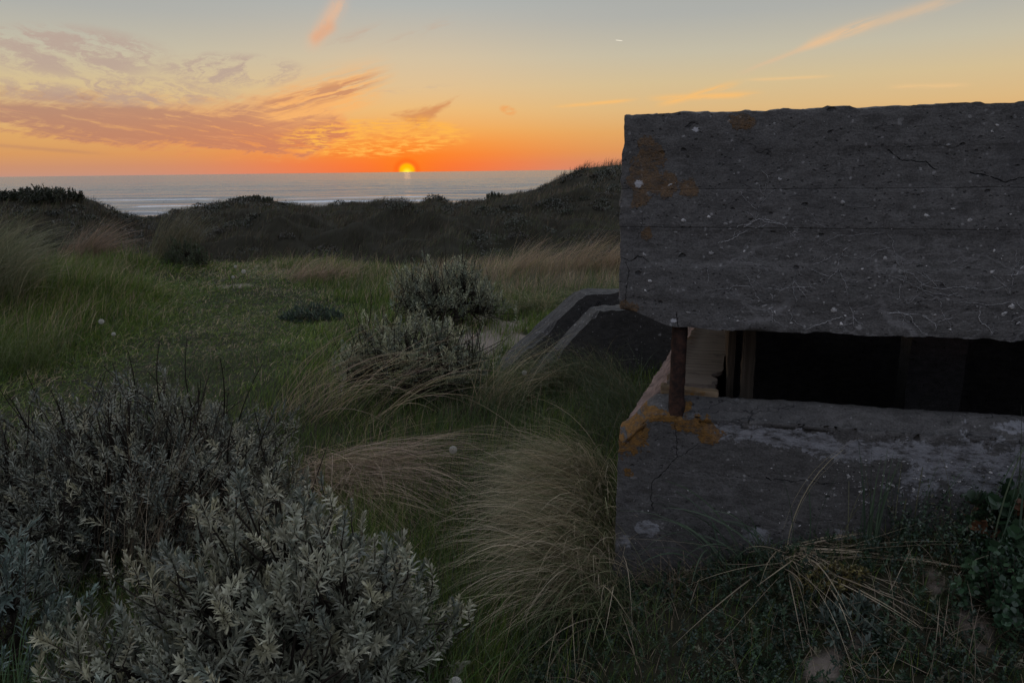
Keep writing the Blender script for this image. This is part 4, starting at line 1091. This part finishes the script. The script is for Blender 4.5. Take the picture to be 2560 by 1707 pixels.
tussock('large grey green tussock at the left edge, arching right', [(-6.3, 8.7, 1), (-6.0, 8.3, 1), (-5.75, 8.0, .8), (-5.5, 7.75, .6)], 2300, (.7, 1.35), (-.35, .5), (.1, .6), (.8, 1.5), [(.14, .14, .09), (.09, .10, .055), (.19, .165, .115)], [2, 2, 1], seed=310, spread=.16, w=(.0035, .006))
tussock('reddish brown tussock blown over to the right on the left rim', [(-7.45, 12.15, 1), (-7.1, 12.1, 1)], 1200, (.8, 1.5), (-.12, .3), (.3, .75), (.65, 1.2), [PINKSTRAW, (.15, .11, .085), (.10, .09, .055)], [2.4, 2, 1], seed=311, spread=.12, w=(.004, .008))
tussock('thin upright tussock bent right on the rim by the dark shrub', [(-6.0, 12.5, 1), (-5.7, 12.6, 1)], 520, (.8, 1.4), (0., .35), (.1, .45), (.5, 1.1), [(.14, .12, .085), (.10, .10, .06)], [1, 1], seed=312, spread=.10, w=(.004, .007))
tussock('low pink brown tussock on the rim at the end of the path', [(-3.3, 11.2, 1), (-2.95, 11.25, 1), (-2.6, 11.3, .7)], 520, (.3, .65), (0., .5), (.35, .9), (.6, 1.2), [PINKSTRAW, (.15, .11, .08), STRAW], [2, 1.5, 1], seed=313, spread=.12, w=(.004, .007))
tussock('green grass tuft low down at the left edge, near the camera', [(-4.3, 5.9, 1), (-4.15, 6.2, .8)], 420, (.35, .75), (-.5, .8), (.1, .5), (.7, 1.5), [(.10, .115, .06), (.065, .085, .03)], [1, 1.4], seed=314, spread=.12, w=(.003, .005))
for i_, (px_, n_b, Ls, lab) in enumerate([(-.05, 300, .75, 'tall sandy brown tuft on the rim, just right of the open crowned bush'), (.75, 330, .8, 'tallest beige tuft on the rim, midway between bush and bunker'), (1.35, 300, .62, 'beige tuft on the rim close to the bunker')]):
    tussock(lab, [(px_, 10.9, 1), (px_ + .25, 10.95, .8), (px_ + .5, 10.9, .5)], n_b * 2, (.35, Ls + .25), (0., .35), (.15, .55), (.5, 1.2), [STRAW, PINKSTRAW, (.14, .12, .075)], [2, 2, 1], seed=320 + i_, spread=.1, w=(.004, .007))
# bank in front of the bunker
def W(u, v, w=1.): return tuple(BC + u * BU + v * BV) + (w,)
HB = BA - PI / 2                                             # heading straight out from the wall
tussock('broken clump of dry stalks lying fanwise at the foot of the front wall', [W(.62, -.06), W(.66, -.08)], 64, (.35, .82), (HB + .42, .7), (.95, 1.5), (.1, .7), [(.36, .30, .22), (.28, .23, .165), (.2, .16, .12)], [1.4, 1, .7], seed=330, spread=.028, w=(.0032, .005), K=8, floor=.02, pw=1.)
tussock('green blades arching left from the stalk clump', [W(.55, -.06), W(.44, -.07, .8), W(.40, -.08, .6)], 44, (.25, .55), (PI + .25, .8), (.1, .7), (.7, 1.7), [BGREEN, (.06, .085, .055)], [1, 1], seed=331, spread=.035, w=(.005, .009), K=9)
tussock('stiff green blades standing against the wall, right of the stalk clump', [W(.9, -.10), W(.93, -.09, .7)], 16, (.25, .42), (.4, 1.0), (.0, .15), (.05, .4), [BGREEN, (.055, .08, .05)], [1, 1], seed=332, spread=.015, w=(.006, .010), K=7)
tussock('few thin blades rising in front of the wall between clump and herbs', [W(.70, -.05), W(.8, -.06), W(1.0, -.07), W(1.15, -.1)], 26, (.25, .45), (.3, 1.4), (.0, .2), (.1, .9), [BGREEN, (.10, .10, .06)], [2, 1], seed=333, spread=.04, w=(.003, .006), K=8)
tussock('tall blades at the right edge, crossing the slit', [W(1.33, -.2), W(1.4, -.15), W(1.27, -.22, .6)], 24, (.4, .72), (.5, .7), (.0, .25), (.1, .6), [BGREEN, (.065, .085, .05), (.16, .13, .085)], [2, 1, .8], seed=334, spread=.05, w=(.005, .009), K=8)
tussock('single pale dry stalk curving up over the lower wall', [W(.63, -.05)], 3, (.5, .58), (BA + .1, .25), (.0, .06), (.9, 1.2), [(.30, .26, .17)], [1], seed=335, spread=.012, w=(.004, .005), K=10)
tussock('small dry brown tuft by the broken foot of the wall', [W(.2, -.1), W(.24, -.14)], 130, (.12, .38), (HB, 1.6), (.2, 1.0), (.7, 1.8), [(.15, .115, .08), (.10, .08, .06)], [1, 1], seed=339, spread=.04, w=(.0016, .003), K=8)
tussock('bright green blades between the foreground bush and the hollow', [(-.28, 1.85, 1), (-.2, 1.7, 1), (-.33, 2.1, .8), (-.95, 1.75, .6), (-1.0, 2.05, .7)], 300, (.2, .45), (1.0, 1.6), (.05, .5), (.4, 1.3), [(.05, .095, .022), (.06, .10, .03), (.045, .07, .025)], [1, 1, 1], seed=336, spread=.09, w=(.003, .006))
tussock('green grass in the bottom left corner under the sprigs', [(-1.5, 1.72, 1), (-1.35, 1.62, 1), (-1.62, 1.95, .8), (-1.2, 1.7, .6)], 420, (.2, .42), (.6, 1.4), (.05, .5), (.4, 1.4), [(.035, .07, .028), (.045, .08, .03), (.028, .05, .02)], [1, 1, 1], seed=337, spread=.10, w=(.003, .006))
tussock('dry thin stalks standing inside the twiggy bush', [(-1.62, 2.78, 1), (-1.5, 2.85, 1)], 110, (.4, .85), (.9, .6), (.0, .4), (.2, .9), [(.15, .11, .075), (.22, .18, .13)], [1, 1], seed=338, spread=.07, w=(.002, .0035))

# ---- herb bank by the front wall (uncountable ground cover)
def herbs():
    global rng
    rng = np.random.default_rng(401)
    lf = Geo(); n = 10500
    u = rng.uniform(-.25, 1.9, n); v = -rng.uniform(.02, 1.75, n)
    x = BC[0] + u * BU[0] + v * BV[0]; y = BC[1] + u * BU[1] + v * BV[1]
    d = fbm(x * 2.6, y * 2.6, seed=402); sm = sand_mask(x, y)
    bank = sst(u, .85, 1.15) * (1 - sst(-v, .2, .45))
    k = (rng.random(n) < np.clip((d - .34) * 4.5 + bank, .3, 1)) & (rng.random(n) > sm * .95) & (y > .6)
    x, y, u, v, bank = x[k], y[k], u[k], v[k], bank[k]; n = len(x)
    h = rng.uniform(.025, .075, n) + bank * rng.uniform(.0, .2, n)
    b0 = np.stack([x, y, ground(x, y) - .005], -1)
    ang = rng.uniform(0, 2 * PI, n)
    t = b0 + np.stack([np.cos(ang) * h * .5, np.sin(ang) * h * .5, h], -1)
    Ps = bez(b0, (b0 + t) / 2 + rng.normal(0, .008, (n, 3)), t, 4)
    rosettes(lf, Ps, 13, .013, .0068, [(.018, .034, .018), (.024, .042, .021), (.016, .028, .02), (.045, .043, .024)], [3, 2, 2, .7], (1.4, .7), 3, .3)
    o = lf.build('herb_cover', LEAF); tag(o, 'dark green small leaved herbs carpeting the bank before the bunker', 'ground cover', kind='stuff')
    # fine dry stems and litter
    g = Geo(); n = 9500
    u = rng.uniform(-.3, 1.9, n); v = -rng.uniform(.02, 1.8, n)
    x = BC[0] + u * BU[0] + v * BV[0]; y = BC[1] + u * BU[1] + v * BV[1]
    d = fbm(x * 1.8, y * 1.8, seed=403)
    k = (rng.random(n) < np.clip((d - .36) * 4 + .55 * sst(u, .7, 1.2), .22, 1)) & (y > .6)
    x, y = x[k], y[k]; n = len(x)
    c = pick(n, [(.15, .115, .085), (.09, .07, .05), (.22, .18, .135), (.05, .06, .035)], [2, 2, 1, 1.4])
    lay = rng.random(n) < .62
    add_blades(g, np.stack([x, y, ground(x, y) + np.where(lay, .012, -.01)], -1), rng.uniform(0, 2 * PI, n), np.where(lay, rng.uniform(.03, .16, n), rng.uniform(.06, .2, n)), rng.uniform(.0015, .0034, n),
               np.where(lay, rng.uniform(1.2, 1.55, n), rng.uniform(0, .6, n)), np.where(lay, rng.uniform(-.1, .2, n), rng.uniform(.2, 1.2, n)), c, 5, 1.3, .004)
    tag(g.build('straw_litter', BLADE), 'dry straw and thin dead stems lying on the sand before the bunker', 'litter', kind='stuff')
    # undergrowth in the hollow and under the bushes
    g = Geo(); n = 26000
    x, y = rng.uniform(-2.9, .5, n), rng.uniform(1.3, 6.6, n)
    d = fbm(x * 1.5, y * 1.5, seed=405)
    hol = np.exp(-((x + .15) / .5) ** 2) * sst(y, 1.6, 2.2) * (1 - sst(y, 4.8, 5.6))
    k = (rng.random(n) < np.clip((d - .42) * 2.5 + hol * 1.1, .05, 1)) & ~in_bunker(x, y, .03) & ~in_wings(x, y)
    x, y, hol = x[k], y[k], hol[k]; n = len(x)
    c = pick(n, [(.035, .055, .02), (.05, .07, .026), (.028, .04, .02), (.13, .10, .07)], [3, 2, 2, 1.2])
    add_blades(g, np.stack([x, y, ground(x, y) - .01], -1), rng.uniform(0, 2 * PI, n), rng.uniform(.1, .3, n) * (.75 + .5 * hol), rng.uniform(.002, .0048, n), np.abs(rng.normal(.1, .3, n)), rng.uniform(.3, 1.5, n), c, 5)
    tag(g.build('undergrowth', BLADE), 'dark undergrowth in the hollow and under the bushes', 'undergrowth', kind='stuff')
herbs()

bush('bramble', 'leafy dark green bramble with a few reddish brown leaves against the right of the wall', 'plant', None, tuple(BC + 1.42 * BU - .14 * BV), .34, .16, .27, 150, 9, .042, .032, cols=[(.022, .045, .022), (.028, .052, .026), (.07, .032, .016)], wts=(3, 2, .7), seed=410, shoot=(.06, .14), spread=(1.4, .7), up=.4, trunk=.005, roots=3)
bush('bramble', 'dark leafy herb mound at the right edge below the bramble', 'plant', None, tuple(BC + 1.30 * BU - .34 * BV), .30, .22, .17, 190, 10, .024, .018, cols=[(.02, .042, .022), (.026, .05, .024)], wts=(1, 1), seed=411, shoot=(.05, .1), spread=(1.4, .7), up=.4, trunk=.004, roots=3)
bush('stonecrop', 'yellowish stonecrop cushion on the sand at lower right', 'plant', None, tuple(BC + .76 * BU - .29 * BV), .12, .08, .05, 120, 9, .014, .006, cols=[(.10, .082, .028), (.07, .065, .028)], wts=(1, 1), seed=412, shoot=(.02, .045), trunk=.002, roots=3)
bush('cudweed', 'grey green rosette plant on the sand at the bottom of the slope', 'plant', None, tuple(BC + .80 * BU - .46 * BV), .12, .10, .07, 46, 10, .036, .008, cols=[(.06, .078, .062), (.045, .06, .05)], wts=(1, 1), seed=413, shoot=(.03, .06), spread=(1.35, .6), trunk=.003, roots=3)

# ---- dandelion clocks
m, b, _ = material('seed_fluff'); setb(b, (.72, .70, .64), .9, spec=.1)
FLUFF = m
def dandelion(x, y, h, rad, label, seed, bend=.1):
    global rng
    rng = np.random.default_rng(seed)
    z = float(ground(np.array([x]), np.array([y]))[0])
    root = empty('dandelion', (x, y, z)); tag(root, label, 'seed head', 'dandelion clocks in the grass')
    g = Geo()
    t = np.linspace(0, 1, 7); P = np.stack([bend * h * t ** 2, .3 * bend * h * t, h * t], -1)[None]
    g.tubes(P, np.full((1, 7), .0018), np.array([[.07, .08, .04]]), 5); g.build('stem', BLADE, root)
    c = P[0, -1]
    n = 150; k = np.arange(n) + .5; ph = np.arccos(1 - 2 * k / n); th = k * 2.39996
    d = np.stack([np.cos(th) * np.sin(ph), np.sin(th) * np.sin(ph), np.cos(ph)], -1)
    g = Geo(); p0 = c + d * .003; p1 = c + d * rad * .85
    g.tubes(bez(p0, (p0 + p1) / 2, p1, 3), np.full((n, 3), .0003), np.ones((n, 3)), 3)
    # the parachutes: five fine rays each
    for q in range(6):
        a = np.cross(d, np.array([.3, .2, .9])); a /= np.linalg.norm(a, axis=1, keepdims=True); b2 = np.cross(d, a)
        o = (a * math.cos(q * 1.047) + b2 * math.sin(q * 1.047)) * rad * .22 + d * rad * .15
        g.tubes(bez(p1, p1 + o * .5, p1 + o, 3), np.full((n, 3), .00045), np.ones((n, 3)), 3)
    mesh_obj('seed_head', np.concatenate(g.v), np.concatenate(g.f), FLUFF, root)
dandelion(-3.85, 6.75, .30, .024, 'dandelion clock standing in grass at the left, behind the twiggy bush', 501)
dandelion(-3.66, 6.6, .22, .018, 'smaller lower dandelion clock right beside the left one', 502)
dandelion(-3.75, 10.25, .26, .03, 'largest pale dandelion clock far up the path', 503)
dandelion(-3.9, 10.35, .30, .022, 'topmost dandelion clock of the far pair', 504)
dandelion(-3.86, 10.15, .2, .022, 'lowest dandelion clock of the far group', 505)
dandelion(-.34, 3.6, .28, .020, 'white dandelion clock over the hollow by the pinkish tussock', 506)
dandelion(-.2, 1.9, .20, .020, 'dandelion clock at the bottom edge right of the silvery bush', 507)
dandelion(.06, 5.1, .26, .018, 'dandelion clock before the foot of the wing walls', 508)
# ---- dead sticks
g = Geo(); z = float(ground(np.array([-.42]), np.array([4.]))[0])
tb = np.linspace(0, 1, 7)
P = np.stack([np.stack([-.62 + .34 * tb, 4.0 + .06 * np.sin(tb * 4), z + .05 + .10 * tb], -1), np.stack([-.42 + .12 * tb, 4.03 + .0 * tb, z + .12 + .09 * tb ** 1.5], -1), np.stack([-.5 - .1 * tb, 4.01 + .02 * tb, z + .09 + .08 * tb], -1)])
g.tubes(P, np.array([1., .7, .6])[:, None] * np.linspace(.007, .004, 7)[None], np.array([[.09, .075, .06]] * 3), 6)
tag(g.build('dead_branch', BARK), 'grey dead forked branch lying in the hollow', 'branch')
